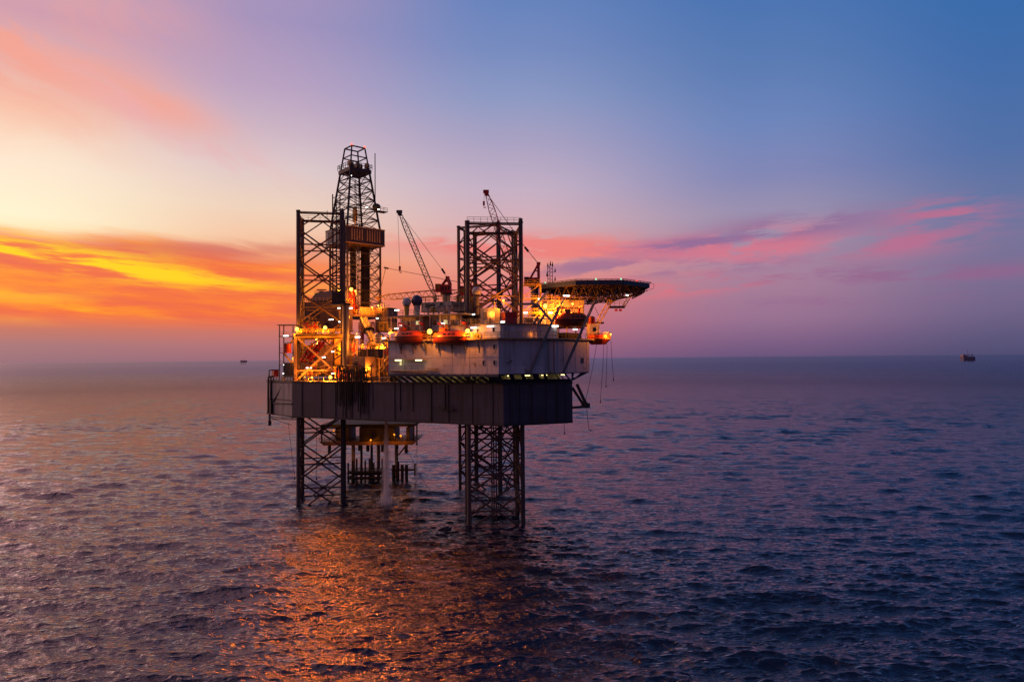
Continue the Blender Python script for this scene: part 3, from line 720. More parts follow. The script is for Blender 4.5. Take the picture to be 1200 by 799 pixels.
mb.build('walkway', 'deck_grey', jf)

def slanted_pipes(label, pts, m, r):
    t = thing('pipe_run', label, 'pipework', pts[0][0])
    for p, q in pts:
        o = MB().tube(p, q, r, 8).build('pipe', m, t)
        MB().tube(p.lerp(q, .48), p.lerp(q, .52), r * 1.6, 8).build('flange', 'dark_steel', o)
    return t
Y = 174
slanted_pipes('slanting red pipes crossing behind the big braces of the leg frame', [(at(352, 424, Y), at(366, 403, Y)), (at(357, 424, Y + .8), at(376, 400, Y + .8)), (at(363, 423, Y), at(382, 398, Y))], 'red_paint', 0.42)
slanted_pipes('short brown pipes lying low behind the leg frame', [(at(360, 440, Y), at(384, 428, Y)), (at(366, 440, Y + 1), at(388, 432, Y + 1))], 'tan_paint', 0.4)

st = thing('stair_tower', 'open stair tower with lit landings at the left end of the deck', 'stair tower', at(334, 440, 179))
Y = 179.0; zs = [at(335, y_, Y).z for y_ in (440, 428.5, 413.5, 394.5, 381)]
x0, x1 = at(327.5, 420, Y).x, at(343.5, 420, Y).x
for x_ in (x0, x1):
    for y_ in (Y, Y + 3.4): MB().bar(v2(x_, y_) + UP * ZT, v2(x_, y_) + UP * zs[-1], 0.24).build('post', 'grey_steel', st)
for k, z in enumerate(zs[1:]):
    MB().obox(v2(x0 - (.6 if k == 3 else .15), Y - .15) + UP * z, v2(x1 - x0 + (1.0 if k == 3 else .3), 0), v2(0, 3.7), UP * 0.18).build('landing' if k < 3 else 'roof', 'deck_grey', st)
    if k < 3:
        mb = MB(); mb.rail([v2(x0, Y) + UP * (z + .18), v2(x1, Y) + UP * (z + .18)], 1.05, 1.2, .045); mb.build('railing', 'yellow_paint', st)
for k, (za, zb) in enumerate(zip([ZT] + zs[1:3], zs[1:4])):
    a_, b_ = v2(x0 + .4, Y + 1 + k * .6), v2(x1 - .4, Y + 1 + k * .6)
    if k % 2: a_, b_ = b_, a_
    mb = MB(); mb.bar(a_ + UP * za, b_ + UP * zb, .1, .3); mb.bar(a_ + v2(0, .8) + UP * za, b_ + v2(0, .8) + UP * zb, .1, .3)
    for q in range(9): mb.box((a_ + UP * za).lerp(b_ + UP * zb, q / 8.5) + v2(0, .4), (.3, .9, .05))
    mb.build('stair_flight', 'yellow_paint', st)
def tank(label, c, r, h, m, lid='grey_steel', cat='tank', name='storage_tank'):
    t = thing(name, label, cat, c)
    MB().tube(c, c + UP * h, r, 16).build('shell', m, t, smooth=False)
    MB().tube(c + UP * (h + .003), c + UP * (h + r * .35), r * .97, 16, r2=r * .3).build('lid', lid, t)
    mb = MB()
    for k in range(3): mb.tube(c + UP * (h * (.2 + .3 * k)), c + UP * (h * (.2 + .3 * k) + .12), r * 1.03, 16)
    mb.bar(c + v2(-.2, -r - .12), c + v2(-.2, -r - .12) + UP * h, .06); mb.bar(c + v2(.2, -r - .12), c + v2(.2, -r - .12) + UP * h, .06)
    for z in np.arange(.3, h, .4): mb.bar(c + v2(-.2, -r - .12) + UP * z, c + v2(.2, -r - .12) + UP * z, .05)
    for k in range(3): mb.bar(c + v2(0, -r - .12) + UP * (h * (.2 + .3 * k) + .06), c + v2(0, -r + .1) + UP * (h * (.2 + .3 * k) + .06), .06)
    mb.build('ladder', 'dark_steel', t)
    return t
def unit(label, px0, px1, y0, y1, Y, dep, m, cat, name, rail=True, pipes=3, d=None):
    """skid mounted machine house: base frame, panelled body with ribs, louvre, door, roof pipes and rail"""
    d = d or E1
    a, b = at(px0, y1, Y), at(px1, y1, Y); z0 = a.z; z1 = at((px0 + px1) / 2, y0, Y).z
    L = (b.x - a.x) / max(.3, d.x); h = z1 - z0
    o = v2(a.x, Y) + UP * z0; n = v2(d.y, -d.x); q = -n
    t = thing(name, label, cat, o + d * L / 2 + q * dep / 2)
    MB().obox(o + UP * .25, d * L, q * dep, UP * (h - .25)).build('body', m, t)
    mb = MB()
    mb.obox(o + n * .08 - d * .08, d * (L + .16), q * (dep + .16), UP * .247)
    mb.build('skid', 'dark_steel', t)
    k = .0
    mb = MB()
    while k < L:
        mb.obox(o + d * k + n * .004 + UP * .3, d * .14, n * .1, UP * (h - .35)); k += max(.8, L / 7)
    mb.obox(o + n * .004 + UP * (h - .2), d * L, n * .16, UP * .2)
    mb.build('rib', m, t)
    MB().obox(o + d * L * .62 + n * .004 + UP * (.35), d * min(.9, L * .2), n * .06, UP * min(2.0, h * .7)).build('door', 'dark_steel', t)
    mb = MB()
    for z in np.arange(.45, .8, .09): mb.obox(o + d * L * .15 + n * .004 + UP * (h * z), d * L * .3, n * .14, UP * h * .05)
    mb.build('louvre', 'dark_steel', t)
    for k in range(pipes):
        p = o + d * (L * (.15 + .7 * random.random())) + q * (dep * random.uniform(.1, .6)) + UP * h
        hh_ = random.uniform(.5, 1.6); MB().path([p, p + UP * hh_, p + UP * (hh_ + .2) + d * random.choice((-.7, .7))], random.uniform(.1, .2), 6).build('roof_pipe', random.choice(('tan_paint', 'dark_steel', 'grey_steel')), t)
    if rail:
        mb = MB(); mb.rail([o + q * dep + UP * h, o + UP * h, o + d * L + UP * h, o + d * L + q * dep + UP * h], 1.1, 1.1, .04); mb.build('railing', 'yellow_paint', t)
    return t
unit('tall tan machine house between the leg frame and the grey column', 392.5, 402, 391, 437, 178, 5, 'yellow_paint', 'machine house', 'machine_house')
unit('wide tan pump house low behind the hose rack', 413, 430, 418, 443, 166, 4, 'tan_paint', 'machine house', 'pump_house', False)
unit('dark generator box on the deck above the pump house', 419.5, 446, 409, 419.5, 170, 4, 'dark_steel', 'generator', 'generator_box')
unit('orange lit mixing house left of the quarters wall', 430, 457, 400, 441, 176, 5, 'tan_paint', 'machine house', 'mixing_house')
unit('small ochre cabin beside the derrick foot', 444, 456, 377, 389, 186, 4, 'yellow_paint', 'cabin', 'control_cabin')
unit('brown store hut right of the derrick foot, behind the ochre cabin', 440, 457, 361, 389, 193, 4, 'brown_clad', 'hut', 'store_hut', False)
unit('low brown house behind the leg frame top girder', 349, 360, 376, 391, 186, 4, 'brown_clad', 'machine house', 'winch_house', True)
unit('dark machine block at the foot of the stair tower', 333, 346, 425, 442, 176, 3, 'dark_steel', 'machine house', 'compressor_box', False, 2)
t_ = tank('pale rounded tank standing left of the upper lifeboat row', v2(at(444, 400, 169).x, 169) + UP * at(444, 403, 169).z, 1.3, 2.3, 'cream_paint')
tank('small red tank on the stair tower landing', v2(at(336.5, 410, 177.5).x, 177.5) + UP * at(336, 413.4, 177.5).z, 1.0, 2.4, 'red_paint')
for k, (px_, m_, lb) in enumerate(((421, 'tan_paint', 'left of three upright cement tanks behind the hose rack'), (429, 'yellow_paint', 'middle of three upright cement tanks behind the hose rack, painted ochre'), (438, 'tan_paint', 'right of three upright cement tanks behind the hose rack'))):
    tank(lb, v2(at(px_, 440, 172).x, 172) + UP * ZT, 0.8, 6.0 + k * .6, m_, name='cement_tank')['group'] = 'upright cement tanks'
slanted_pipes('yellow stair handrails and pipes slanting up beside the quarters wall', [(at(444, 434, 161), at(456, 416, 161)), (at(447, 436, 161), at(457.5, 421, 161))], 'yellow_paint', 0.2)
slanted_pipes('dark pipe chute slanting down from the drill floor', [(at(424, 374, 190), at(437, 401, 176)), (at(428, 374, 190), at(440, 401, 176))], 'dark_steel', 0.75)
wk = thing('pipe_deck_walkway', 'long yellow railed walkway above the cement tanks', 'walkway', at(438, 406, 168))
MB().obox(at(414, 405, 168), v2(9.2, -1.5), v2(.5, 1.4), UP * .2).build('deck', 'yellow_paint', wk)
mb = MB(); o = at(414, 405, 168) + UP * .2; mb.rail([o, o + v2(9.2, -1.5)], 1.1, 1.2, .05); mb.build('railing', 'yellow_paint', wk)
for k in range(4): p = o + v2(9.2, -1.5) * (k / 3) + v2(.3, .7); MB().bar(p - UP * .2, v2(p.x, p.y) + UP * ZT, .2).build('post', 'tan_paint', wk)
def manifold(label, px0, px1, y0, y1, Y, m, n=6):
    """standing pipe manifold: frame, risers with flanges, cross pipes and hand wheels"""
    a_, b_ = at(px0, y1, Y), at(px1, y1, Y); h_ = at(px0, y0, Y).z - a_.z; w_ = v2(b_.x - a_.x, 0)
    t = thing('pipe_manifold', label, 'manifold', (a_ + b_) / 2)
    mb = MB()
    for k in range(3): mb.bar(a_ + w_ * (k / 2) + v2(0, .5), a_ + w_ * (k / 2) + v2(0, .5) + UP * h_, .16)
    for k in (0.05, .5, 1): mb.bar(a_ + v2(0, .5) + UP * h_ * k, a_ + w_ + v2(0, .5) + UP * h_ * k, .16)
    mb.build('frame', 'dark_steel', t)
    for k in range(n):
        p = a_ + w_ * ((k + .5) / n); r_ = random.uniform(.09, .17); q = h_ * random.uniform(.7, 1.05)
        o = MB().path([p, p + UP * q, p + UP * (q + .1) + v2(random.choice((-.5, .5)), .2)], r_, 6).build('riser', random.choice((m, 'tan_paint', 'grey_steel', 'red_paint')), t)
        z = random.uniform(.2, .7) * h_; mb = MB(); mb.tube(p + UP * z, p + UP * (z + .16), r_ * 1.9, 8); mb.tube(p + UP * (z + .08), p + UP * (z + .08) - v2(0, .5), .04, 5); mb.tube(p + UP * (z + .08) - v2(0, .5), p + UP * (z + .08) - v2(0, .56), .24, 10); mb.build('valve', 'red_paint', o)
    for k in range(3): p = a_ + v2(0, .25 + .1 * k) + UP * h_ * (.25 + .27 * k); MB().tube(p, p + w_, .12, 6).build('cross_pipe', m, t)
    return t
manifold('pipe manifold in front of the wide pump house', 408, 423, 426, 443, 164.8, 'yellow_paint', 7)
manifold('pipe manifold between the grey column and the cement tanks', 409, 419, 398, 417, 173.5, 'tan_paint', 6)
manifold('pipe manifold standing against the mixing house wall', 431, 446, 413, 436, 170, 'yellow_paint', 7)
manifold('tall pipe manifold beside the quarters\' left wall', 449, 457, 402, 436, 164, 'tan_paint', 5)
manifold('pipe manifold low inside the leg frame', 352, 372, 424, 441, 172.5, 'tan_paint', 8)
manifold('small manifold at the foot of the grey column', 392, 402, 428, 443, 170.2, 'yellow_paint', 5)
manifold('manifold on the drill floor edge under the derrick front', 420, 440, 378, 390, 190, 'tan_paint', 7)
manifold('pipe manifold on top of the leg frame between its two lamps', 356, 376, 378, 390, 175.5, 'yellow_paint', 7)
unit('dark clad module behind the left leg inside the big braces', 357, 395, 404, 441, 187, 5, 'brown_clad', 'module', 'deck_module', True, 4)
def reel(label, px_, y_, Y, r, w_, m):
    c = at(px_, y_, Y); t = thing('cable_reel', label, 'reel', c - UP * r); d_ = v2(.9, -.45)
    MB().tube(c - d_ * w_ / 2, c + d_ * w_ / 2, r * .7, 16).build('drum', 'black_rubber', t)
    for s_ in (-1, 1): MB().tube(c + d_ * (s_ * w_ / 2), c + d_ * (s_ * (w_ / 2 + .1)), r, 18).build('flange', m, t)
    mb = MB()
    for s_ in (-1, 1):
        p = c + d_ * (s_ * (w_ / 2 + .25)); mb.bar(p, p - UP * r * 1.1 + v2(.8, .4), .18); mb.bar(p, p - UP * r * 1.1 - v2(.8, .4), .18)
    mb.bar(c - d_ * (w_ / 2 + .35), c + d_ * (w_ / 2 + .35), .14); mb.build('stand', 'grey_steel', t)
reel('orange flanged cable reel on the low deck left of the hose rack', 403.5, 441, 167.3, .9, 1.2, 'orange_paint')
reel('yellow flanged cable reel on the deck between hoses and quarters', 461, 443.3, 155.5, .8, 1.0, 'yellow_paint')
reel('orange flanged reel on the derrick side of the yellow walkway', 449, 398.5, 178, 1.0, 1.4, 'orange_paint')
# grey column right of the left leg
gc = thing('grey_column', 'thick grey steel column rising from the deck right of the left leg', 'column', at(405, 445, 170))
p = v2(at(405.3, 420, 170.6).x, 170.6); zc = at(405, 358, 170.6).z
MB().tube(p + UP * ZT, p + UP * zc, 0.85, 14).build('shaft', 'grey_steel', gc)
MB().tube(p + UP * (zc + .003), p + UP * (zc + .5), 1.25, 14).build('cap', 'dark_steel', gc)
MB().tube(p + UP * ZT, p + UP * (ZT + .8), 1.15, 14).build('foot', 'grey_steel', gc)
mb = MB()
mb.bar(p + v2(-.3, -.95) + UP * ZT, p + v2(-.3, -.95) + UP * zc, .07); mb.bar(p + v2(.1, -.95) + UP * ZT, p + v2(.1, -.95) + UP * zc, .07)
for z in np.arange(ZT + .3, zc, .4): mb.bar(p + v2(-.3, -.95) + UP * z, p + v2(.1, -.95) + UP * z, .05)
for z in (33, 38, 43, 47): mb.bar(p + v2(-.1, -.95) + UP * z, p + v2(-.1, -.7) + UP * z, .08)
mb.build('ladder', 'dark_steel', gc)
uh = thing('elevator_cabin', 'dark cage cabin hanging on the left leg above the grey column', 'elevator', at(396, 356, 172))
a_ = at(389, 356, 170.2); MB().obox(a_, v2(3.2, .5), v2(-.3, 1.6), UP * 3.0).build('cage', 'dark_steel', uh)
mb = MB(); mb.obox(a_ - v2(.3, .3) + UP * -.32, v2(4.6, .7), v2(-.4, 2.4), UP * .3); mb.build('platform', 'deck_grey', uh)
mb = MB(); b_ = at(390, 344, 170.8)
for k in range(3): mb.bar(b_ + v2(.9 * k, .1 * k), b_ + v2(.9 * k, .1 * k) + UP * 25, .24)
for z in np.arange(0, 25, 1.6): mb.bar(b_ + UP * z, b_ + v2(1.8, .2) + UP * (z + (.9 if int(z / 1.6) % 2 else 0)), .14)
mb.build('guide_mast', 'dark_steel', uh)

# ------------------------------------------------------------------ cantilever, drill floor and derrick
S = v2(-.66, .75).normalized(); T = v2(-S.y, S.x) * -1
if T.x < 0: T = -T
nc = v2(-48.2, 200.0); W = 11.0
ctr = nc + S * W / 2 + T * W / 2
ZF = 48.6
ct = thing('cantilever', 'heavy girders carrying the drill floor out past the stern', 'cantilever', ctr + UP * 32)
for o_ in (0.8, W - 1.8):
    MB().obox(nc + T * o_ - S * 26 + UP * (ZT + .3), S * (26 + W), T * 1.0, UP * 5.2).build('girder', 'tan_paint', ct)
for k in range(3): MB().obox(nc + T * 1.9 - S * (k * 9 - 1) + UP * (ZT + 1), S * .6, T * (W - 3.8), UP * 2.0).build('cross_beam', 'tan_paint', ct)
for a_ in (0, W - 1):
    for b_ in (0, W - 1): MB().obox(nc + T * a_ + S * b_ + UP * (ZT + 5.503), T * 1, S * 1, UP * (ZF - ZT - 5.51)).build('substructure_post', 'red_paint', ct)
df = thing('drill_floor', 'railed drill floor with brown wind walls under the derrick', 'drill floor', ctr + UP * ZF)
f0 = nc - S * 2.2 - T * 2.5
MB().obox(f0 + UP * ZF, S * (W + 4), T * (W + 4.5), UP * 0.7).build('floor', 'brown_clad', df)
mb = MB(); z = ZF + .7; mb.rail([f0 + S * (W + 4) + UP * z, f0 + UP * z, f0 + T * (W + 4.5) + UP * z], 1.2, 1.4, .05); mb.build('railing', 'yellow_paint', df)
MB().obox(f0 + T * 0.4 + S * 3 + UP * (z + .003), S * 9, T * .15, UP * 4.2).build('wind_wall', 'brown_clad', df)
MB().obox(f0 + T * 5.6 + S * .3 + UP * (z + .003), T * 6.0, S * .15, UP * 2.2).build('wind_wall', 'tan_paint', df)
MB().obox(nc + T * 2.0 + S * 3 + UP * (z + .003), T * 3.4, S * 3, UP * 3.2).build('drawworks', 'red_paint', df)
dn = v2(-.25, -.97); dE = v2(.97, -.25)
unit('broad brown clad shed left of the derrick, behind the left leg', 357, 400, 354, 388, 192, 8, 'brown_clad', 'shed', 'mud_shed', True, 5, dE)
rf = thing('slant_roof_shed', 'grey roofed shed with a capped exhaust on top of the brown shed', 'shed', at(378, 353, 193))
a_ = at(362, 353, 193.5); L_ = 8.6
MB().add([a_, a_ + dE * L_, a_ + dE * L_ - dn * 4, a_ - dn * 4, a_ + dE * 2.2 + UP * 2.3, a_ + dE * L_ + UP * 3.0, a_ + dE * L_ - dn * 4 + UP * 3.0, a_ + dE * 2.2 - dn * 4 + UP * 2.3], [(3, 2, 1, 0), (4, 5, 6, 7), (0, 1, 5, 4), (1, 2, 6, 5), (2, 3, 7, 6), (3, 0, 4, 7)]).build('wall', 'grey_steel', rf)
c_ = at(377, 346, 194.5); MB().tube(c_ - UP * .5, c_ + UP * 1.2, .75, 10).build('exhaust', 'dark_steel', rf)
MB().box(c_ + UP * 1.55, (2.6, 1.6, .18), (1, .1)).build('exhaust_cap', 'dark_steel', rf)
mb = MB(); b_ = at(369, 348, 193.6); mb.rail([b_, b_ + dE * 2.0], 1.6, 1.0, .05); mb.build('railing', 'dark_steel', rf)

dk = thing('derrick', 'tall tapering lattice drilling derrick standing behind the left leg', 'derrick', ctr + UP * ZF)
zb, zk, zc_, zp = ZF + .7, 75.2, 93.6, 100.6
def dcor(z, m_=0.0):
    if z <= zk: h_ = W / 2
    elif z <= zc_: h_ = W / 2 * (1 - (z - zk) / (zc_ - zk) * 0.43)
    else: h_ = W / 2 * (.57 - (z - zc_) / (zp - zc_) * 0.17)
    h_ += m_
    return [ctr - S * h_ - T * h_ + UP * z, ctr - S * h_ + T * h_ + UP * z, ctr + S * h_ + T * h_ + UP * z, ctr + S * h_ - T * h_ + UP * z]
for i in range(4):
    mb = MB(); zz = [zb, zk, zc_]
    for za, zb_ in zip(zz, zz[1:]): mb.tube(dcor(za)[i], dcor(zb_)[i], 0.33, 8)
    mb.build('corner_leg', 'derrick_steel', dk)
lv = list(np.linspace(zb, zk, 8)) + list(np.linspace(zk, zc_, 7))[1:]
for i in range(4):
    j = (i + 1) % 4; mb = MB()
    for za, zb_ in zip(lv, lv[1:]):
        A, B = dcor(za), dcor(zb_)
        mb.tube(B[i], B[j], 0.13, 5)
        if za < zk - .1 and i == 0:         # the open front is K-braced at its two sides only
            m1, m2 = B[i].lerp(B[j], .33), B[i].lerp(B[j], .67)
            mb.tube(A[i], m1, .12, 5); mb.tube(m2, A[j], .12, 5); mb.tube(A[i].lerp(A[j], .33), m1, .10, 5); mb.tube(A[i].lerp(A[j], .67), m2, .10, 5)
            mb.tube(A[i].lerp(A[j], .33), B[i], .1, 5); mb.tube(A[i].lerp(A[j], .67), B[j], .1, 5)
        else:
            mb.tube(A[i], B[j], 0.13, 5); mb.tube(A[j], B[i], 0.13, 5)
    mb.build('bracing', 'derrick_steel', dk)
# wind walled racking board
za, zb_ = 70.3, 75.4
for i, nm in enumerate(('tan', 'x', 'x', 'y')):
    A, B = dcor(za, 1.0)[i], dcor(za, 1.0)[(i + 1) % 4]; A.z = B.z = za
    dd = (B - A).normalized(); n_ = V3((dd.y, -dd.x, 0))
    o = MB().obox(A, B - A, -n_ * .12, UP * (zb_ - za)).build('wind_wall', 'grey_steel' if i == 3 else 'derrick_steel', dk)  # paler left wall: the light on that face is put into its colour
    L_ = (B - A).length
    mb = MB()
    for k in range(12):
        if k == 5: continue
        mb.obox(A + dd * (L_ * (.14 + k * .065)) + n_ * .003 + UP * 1.0, dd * .32, n_ * .07, UP * 3.4)
    mb.obox(A + n_ * .003 + UP * (zb_ - za - .3), dd * L_, n_ * .12, UP * .3); mb.obox(A + n_ * .003, dd * L_, n_ * .12, UP * .3)
    mb.build('wall_stiffener', 'tan_paint' if i == 0 else 'derrick_steel', o)  # tan front ribs stand in for lamp-lit stripes, by colour only
A = dcor(za, .9); 
MB().add([V3((p.x, p.y, za + .1)) for p in A] + [V3((p.x, p.y, za + .3)) for p in A], [(3, 2, 1, 0), (4, 5, 6, 7), (0, 1, 5, 4), (1, 2, 6, 5), (2, 3, 7, 6), (3, 0, 4, 7)]).build('racking_board', 'brown_clad', dk)
# pipe stands racked inside
for (o1, o2, w_, d_) in ((4.3, 4.2, 1.3, 2.6), (7.4, 3.2, 2.2, 2.8)):
    mb = MB(); n1, n2 = int(w_ / .34), int(d_ / .5)
    for a_ in range(n1):
        for b_ in range(n2): p = nc + T * (o1 + a_ * .34) + S * (o2 + b_ * .5); mb.tube(p + UP * zb, p + UP * (za + .4), .15, 5)
    mb.build('pipe_stand', 'dark_steel', dk)
p = nc + T * 2.6 + S * 5
MB().obox(nc + T * 1.4 + S * 1.2 + UP * (zb + 0.01), T * 1.8, S * 1.0, UP * 8).build('guide_rail_panel', 'red_paint', dk)
MB().tube(ctr + UP * zb, ctr + UP * 91, .09, 6).build('drill_line', 'dark_steel', dk)
mb = MB(); c_ = ctr + UP * 80; mb.box(c_, (1.2, 1.0, 3.4), (T.x, T.y)); mb.tube(c_ - UP * 4, c_ - UP * 1.6, .25, 8); mb.ball(c_ + UP * 2.1, .7, 8, 5)
mb.build('top_drive', 'yellow_paint', dk)
def ring_deck(z, m_, h_, name, mt, wall=None):
    A = dcor(z, m_)
    MB().add([V3((p.x, p.y, z)) for p in A] + [V3((p.x, p.y, z + h_)) for p in A], [(3, 2, 1, 0), (4, 5, 6, 7), (0, 1, 5, 4), (1, 2, 6, 5), (2, 3, 7, 6), (3, 0, 4, 7)]).build(name, mt, dk)
ring_deck(92.7, .4, 1.1, 'crown_platform', 'derrick_steel')
mb = MB(); mb.rail([V3((p.x, p.y, 93.8)) for p in dcor(92.3, .5)], 1.5, 1.2, .06, True); mb.build('crown_railing', 'derrick_steel', dk)
for k, (a_, b_) in enumerate(((-1.6, -.8), (0, -1.6), (1.5, -.6), (.2, 1.2), (-2.9, -2.4), (2.6, -2.7))):
    c_ = ctr + T * a_ + S * b_ + UP * 95.1; MB().tube(c_ - T * .35, c_ + T * .35, .95, 14).build('crown_sheave', 'tan_paint', dk)
mb = MB()
for i in range(4):
    mb.tube(V3(dcor(zc_)[i]), dcor(zp)[i], .24, 6)
    A, B = dcor(zp), dcor(97.6); mb.tube(A[i], A[(i + 1) % 4], .22, 6); mb.tube(B[i], B[(i + 1) % 4], .18, 6)
mb.build('crown_frame', 'derrick_steel', dk)
for q_ in (0, 1): MB().ball(dcor(zp)[q_] + UP * .4, .28, 8, 5).build('warning_light', 'beacon_red', dk)
p = dcor(92, 1.1)[1]; MB().path([p - UP * 8, p + UP * 7], .14, 6).build('whip_aerial', 'derrick_steel', dk)
mb = MB(); p = dcor(84)[1]; mb.box(dcor(81, .3)[1] + T * .8 + UP * .1, (3.8, 2.4, .2), (T.x, T.y)); mb.rail([dcor(81, .3)[1] - T * 1 - S * 1.1 + UP * .2, dcor(81, .3)[1] + T * 2.6 - S * 1.1 + UP * .2], 1.1, 1.2, .05); mb.bar(dcor(81, 0)[1], dcor(81, .3)[1] + T * 2 + UP * .1, .12)
mb.build('side_platform', 'derrick_steel', dk)
MB().ball(dcor(81, .3)[1] + T * -.8 - S * .4 + UP * 1.4, 1.3, 10, 6, .75).build('platform_hood', 'green_net', dk)
mb = MB()
for i in (0, 3):
    A = dcor(zb)[0]; B = dcor(zc_)[0]
A = nc + T * 3.2 - S * .3
mb.bar(A + UP * zb, A + T * .5 + S * 1.9 + UP * 90, .16); mb.bar(A + T * .9 + UP * zb, A + T * 1.4 + S * 1.9 + UP * 90, .16)
for k in range(28):
    f_ = k / 28; p = (A + UP * zb).lerp(A + T * .5 + S * 1.9 + UP * 90, f_); mb.bar(p, p + T * .9, .1)
mb.build('ladder', 'derrick_steel', dk)

# ------------------------------------------------------------------ cranes
def crane(label, base, head, foot, tip, apex, block, w, h, nb, boom_m, hook=None, ped_m='grey_steel', house=(2.5, 2.6, 2.0), bd=V3((1, 0, 0))):
    base, head, foot, tip, apex, block = map(V3, (base, head, foot, tip, apex, block))
    t = thing('pedestal_crane', label, 'crane', base)
    MB().tube(base, head, 1.0, 12).build('pedestal', ped_m, t)
    MB().tube(head + UP * .003, head + UP * .35, 1.5, 14).build('slew_ring', 'dark_steel', t)
    hc = head + UP * (.36 + house[2] / 2)
    c_ = MB().box(hc, house, (bd.x, bd.y)).build('machinery_house', 'red_paint', t)
    mb = MB()
    for k in (-1, 0, 1): mb.box(hc + bd * (k * house[0] * .3) - V3((-bd.y, bd.x, 0)) * (house[1] / 2 + .03), (house[0] * .18, .05, house[2] * .5), (bd.x, bd.y))
    mb.build('louvre', 'dark_steel', c_)
    sgn = 1 if foot.dot(bd) < head.dot(bd) else -1
    cab = head - bd * (sgn * (house[0] / 2 + .7)) + V3((bd.y, -bd.x, 0)) * .9 + UP * 1.5
    o = MB().box(cab, (1.3, 1.4, 2.0), (bd.x, bd.y)).build('cab', 'red_paint', t)
    MB().box(cab + V3((bd.y, -bd.x, 0)) * .72 + UP * .3, (1.0, .05, 1.0), (bd.x, bd.y)).build('window', 'window_dark', o)
    pw = V3((-bd.y, bd.x, 0))
    mb = MB()
    top = head + UP * (.35 + house[2])
    for s_ in (-.75, .75):
        mb.bar(top + pw * s_ - bd * (sgn * 1.0), apex + pw * s_ * .5, .42); mb.bar(top + pw * s_ + bd * (sgn * 1.0), apex + pw * s_ * .5, .62)
        mb.bar((top + pw * s_ + bd * (sgn * 1.0)).lerp(apex, .5), (top + pw * s_ - bd * (sgn * 1.0)).lerp(apex, .5), .2)
    mb.box(apex, (.9, 1.5, .6), (bd.x, bd.y)); mb.build('a_frame', 'red_paint', t)
    MB().lattice(foot, tip, w, h, nb, .085, (.25, .4), rb=.055).build('boom', boom_m, t)
    dirb = (tip - foot).normalized()
    mb = MB(); mb.box(tip + dirb * .3, (1.4, w * .6, .7), (bd.x, bd.y)); mb.tube(tip + pw * .4 - UP * .3, tip - pw * .4 - UP * .3, .5, 10); mb.build('boom_head', boom_m, t)
    mb = MB()
    for s_ in (-.35, .35): mb.tube(apex + pw * s_, block + pw * s_ * .6, .045, 4); mb.tube(block + pw * s_ * .6, tip + pw * s_ * .6, .045, 4)
    mb.tube(foot + UP * 1.0, foot.lerp(tip, .02), .05, 4)
    mb.build('pendant_rope', 'dark_steel', t)
    MB().bar(block - (block - apex).normalized() * .9, block + (block - apex).normalized() * .5, .5, .5).build('bridle_block', 'dark_steel', t)
    if hook:
        hk = V3(hook); mb = MB(); mb.tube(tip - UP * .3 - bd * sgn * .5, hk, .04, 4); mb.build('hoist_rope', 'dark_steel', t)
        mb = MB(); mb.box(hk - UP * .5, (.5, .35, 1.0)); mb.path([hk - UP * 1.0, hk - UP * 1.5, hk - UP * 1.7 + bd * .3, hk - UP * 1.4 + bd * .45], .09, 5); mb.build('hook_block', 'red_paint', t)
    return t
Y = 170.0
crane('tall thin crane with dark boom raised steeply, between the derrick and the square leg', v2(at(523, 350, Y).x, Y) + UP * 40.4, at(523, 345, Y), at(511, 350, Y), at(468.5, 249.5, Y), at(524.5, 325.5, Y), at(519, 317, Y), 1.1, 1.2, 22, 'derrick_steel', at(468.5, 312, Y))
Y = 168.0
crane('red crane right of the nearest leg, its boom raised behind the leg top', v2(at(626.5, 350, Y).x, Y) + UP * 40.4, at(626.5, 337, Y), at(605, 336, Y), at(570, 226, Y), at(631, 309, Y), at(616.5, 291.5, Y), 1.5, 1.5, 20, 'red_paint', at(567, 236, Y))
Y = 178.0
crane('dark red crane with its long boom laid flat towards the derrick', v2(at(551, 355, Y).x, Y) + UP * 40.4, at(551, 349, Y), at(541, 341, Y), at(443.5, 349, 202), at(550, 333, Y), at(452, 314, 194), 1.4, 1.6, 26, 'brown_clad', None, 'dark_steel')

# ------------------------------------------------------------------ helideck
HC = v2(19.4, 162.6); HR = 13.3; HZ = 53.0
hd = thing('helideck', 'large eight sided helicopter deck with a dark blue edge cantilevered out on lattice trusses', 'helideck', HC + UP * (HZ - 3))
oc = [HC + v2(math.cos(R(22.5 + 45 * k)), math.sin(R(22.5 + 45 * k))) * HR for k in range(8)]
MB().prism([tuple(p[:2]) for p in oc], HZ - .45, HZ).build('deck', 'navy_paint', hd)
o2 = off(oc, 1.1) if off(oc, 1.1)[0].length > 0 else oc
oo = [HC + (p - HC) * 1.045 for p in oc]
mb = MB()
for a_, b_, c_, d_ in zip(oc, oc[1:] + oc[:1], oo, oo[1:] + oo[:1]):
    n = 8
    mb.bar(c_ + UP * (HZ + .25), d_ + UP * (HZ + .25), .09)
    for k in range(n + 1):
        f_ = k / n; p, q = a_.lerp(b_, f_), c_.lerp(d_, f_); mb.bar(p + UP * (HZ - .2), q + UP * (HZ + .25), .08)
    for k in range(1, 4): mb.bar(a_.lerp(c_, k / 4) + UP * (HZ - .2 + .45 * k / 4), b_.lerp(d_, k / 4) + UP * (HZ - .2 + .45 * k / 4), .05)
mb.build('safety_net', 'green_net', hd)
mb = MB()
for a_, b_ in zip(oc, oc[1:] + oc[:1]):
    dd = (b_ - a_).normalized(); n_ = v2(dd.y, -dd.x); mb.obox(a_ + n_ * .003 + UP * (HZ - 0.95), b_ - a_, n_ * .25, UP * .98)
mb.build('edge_gutter', 'navy_paint', hd)
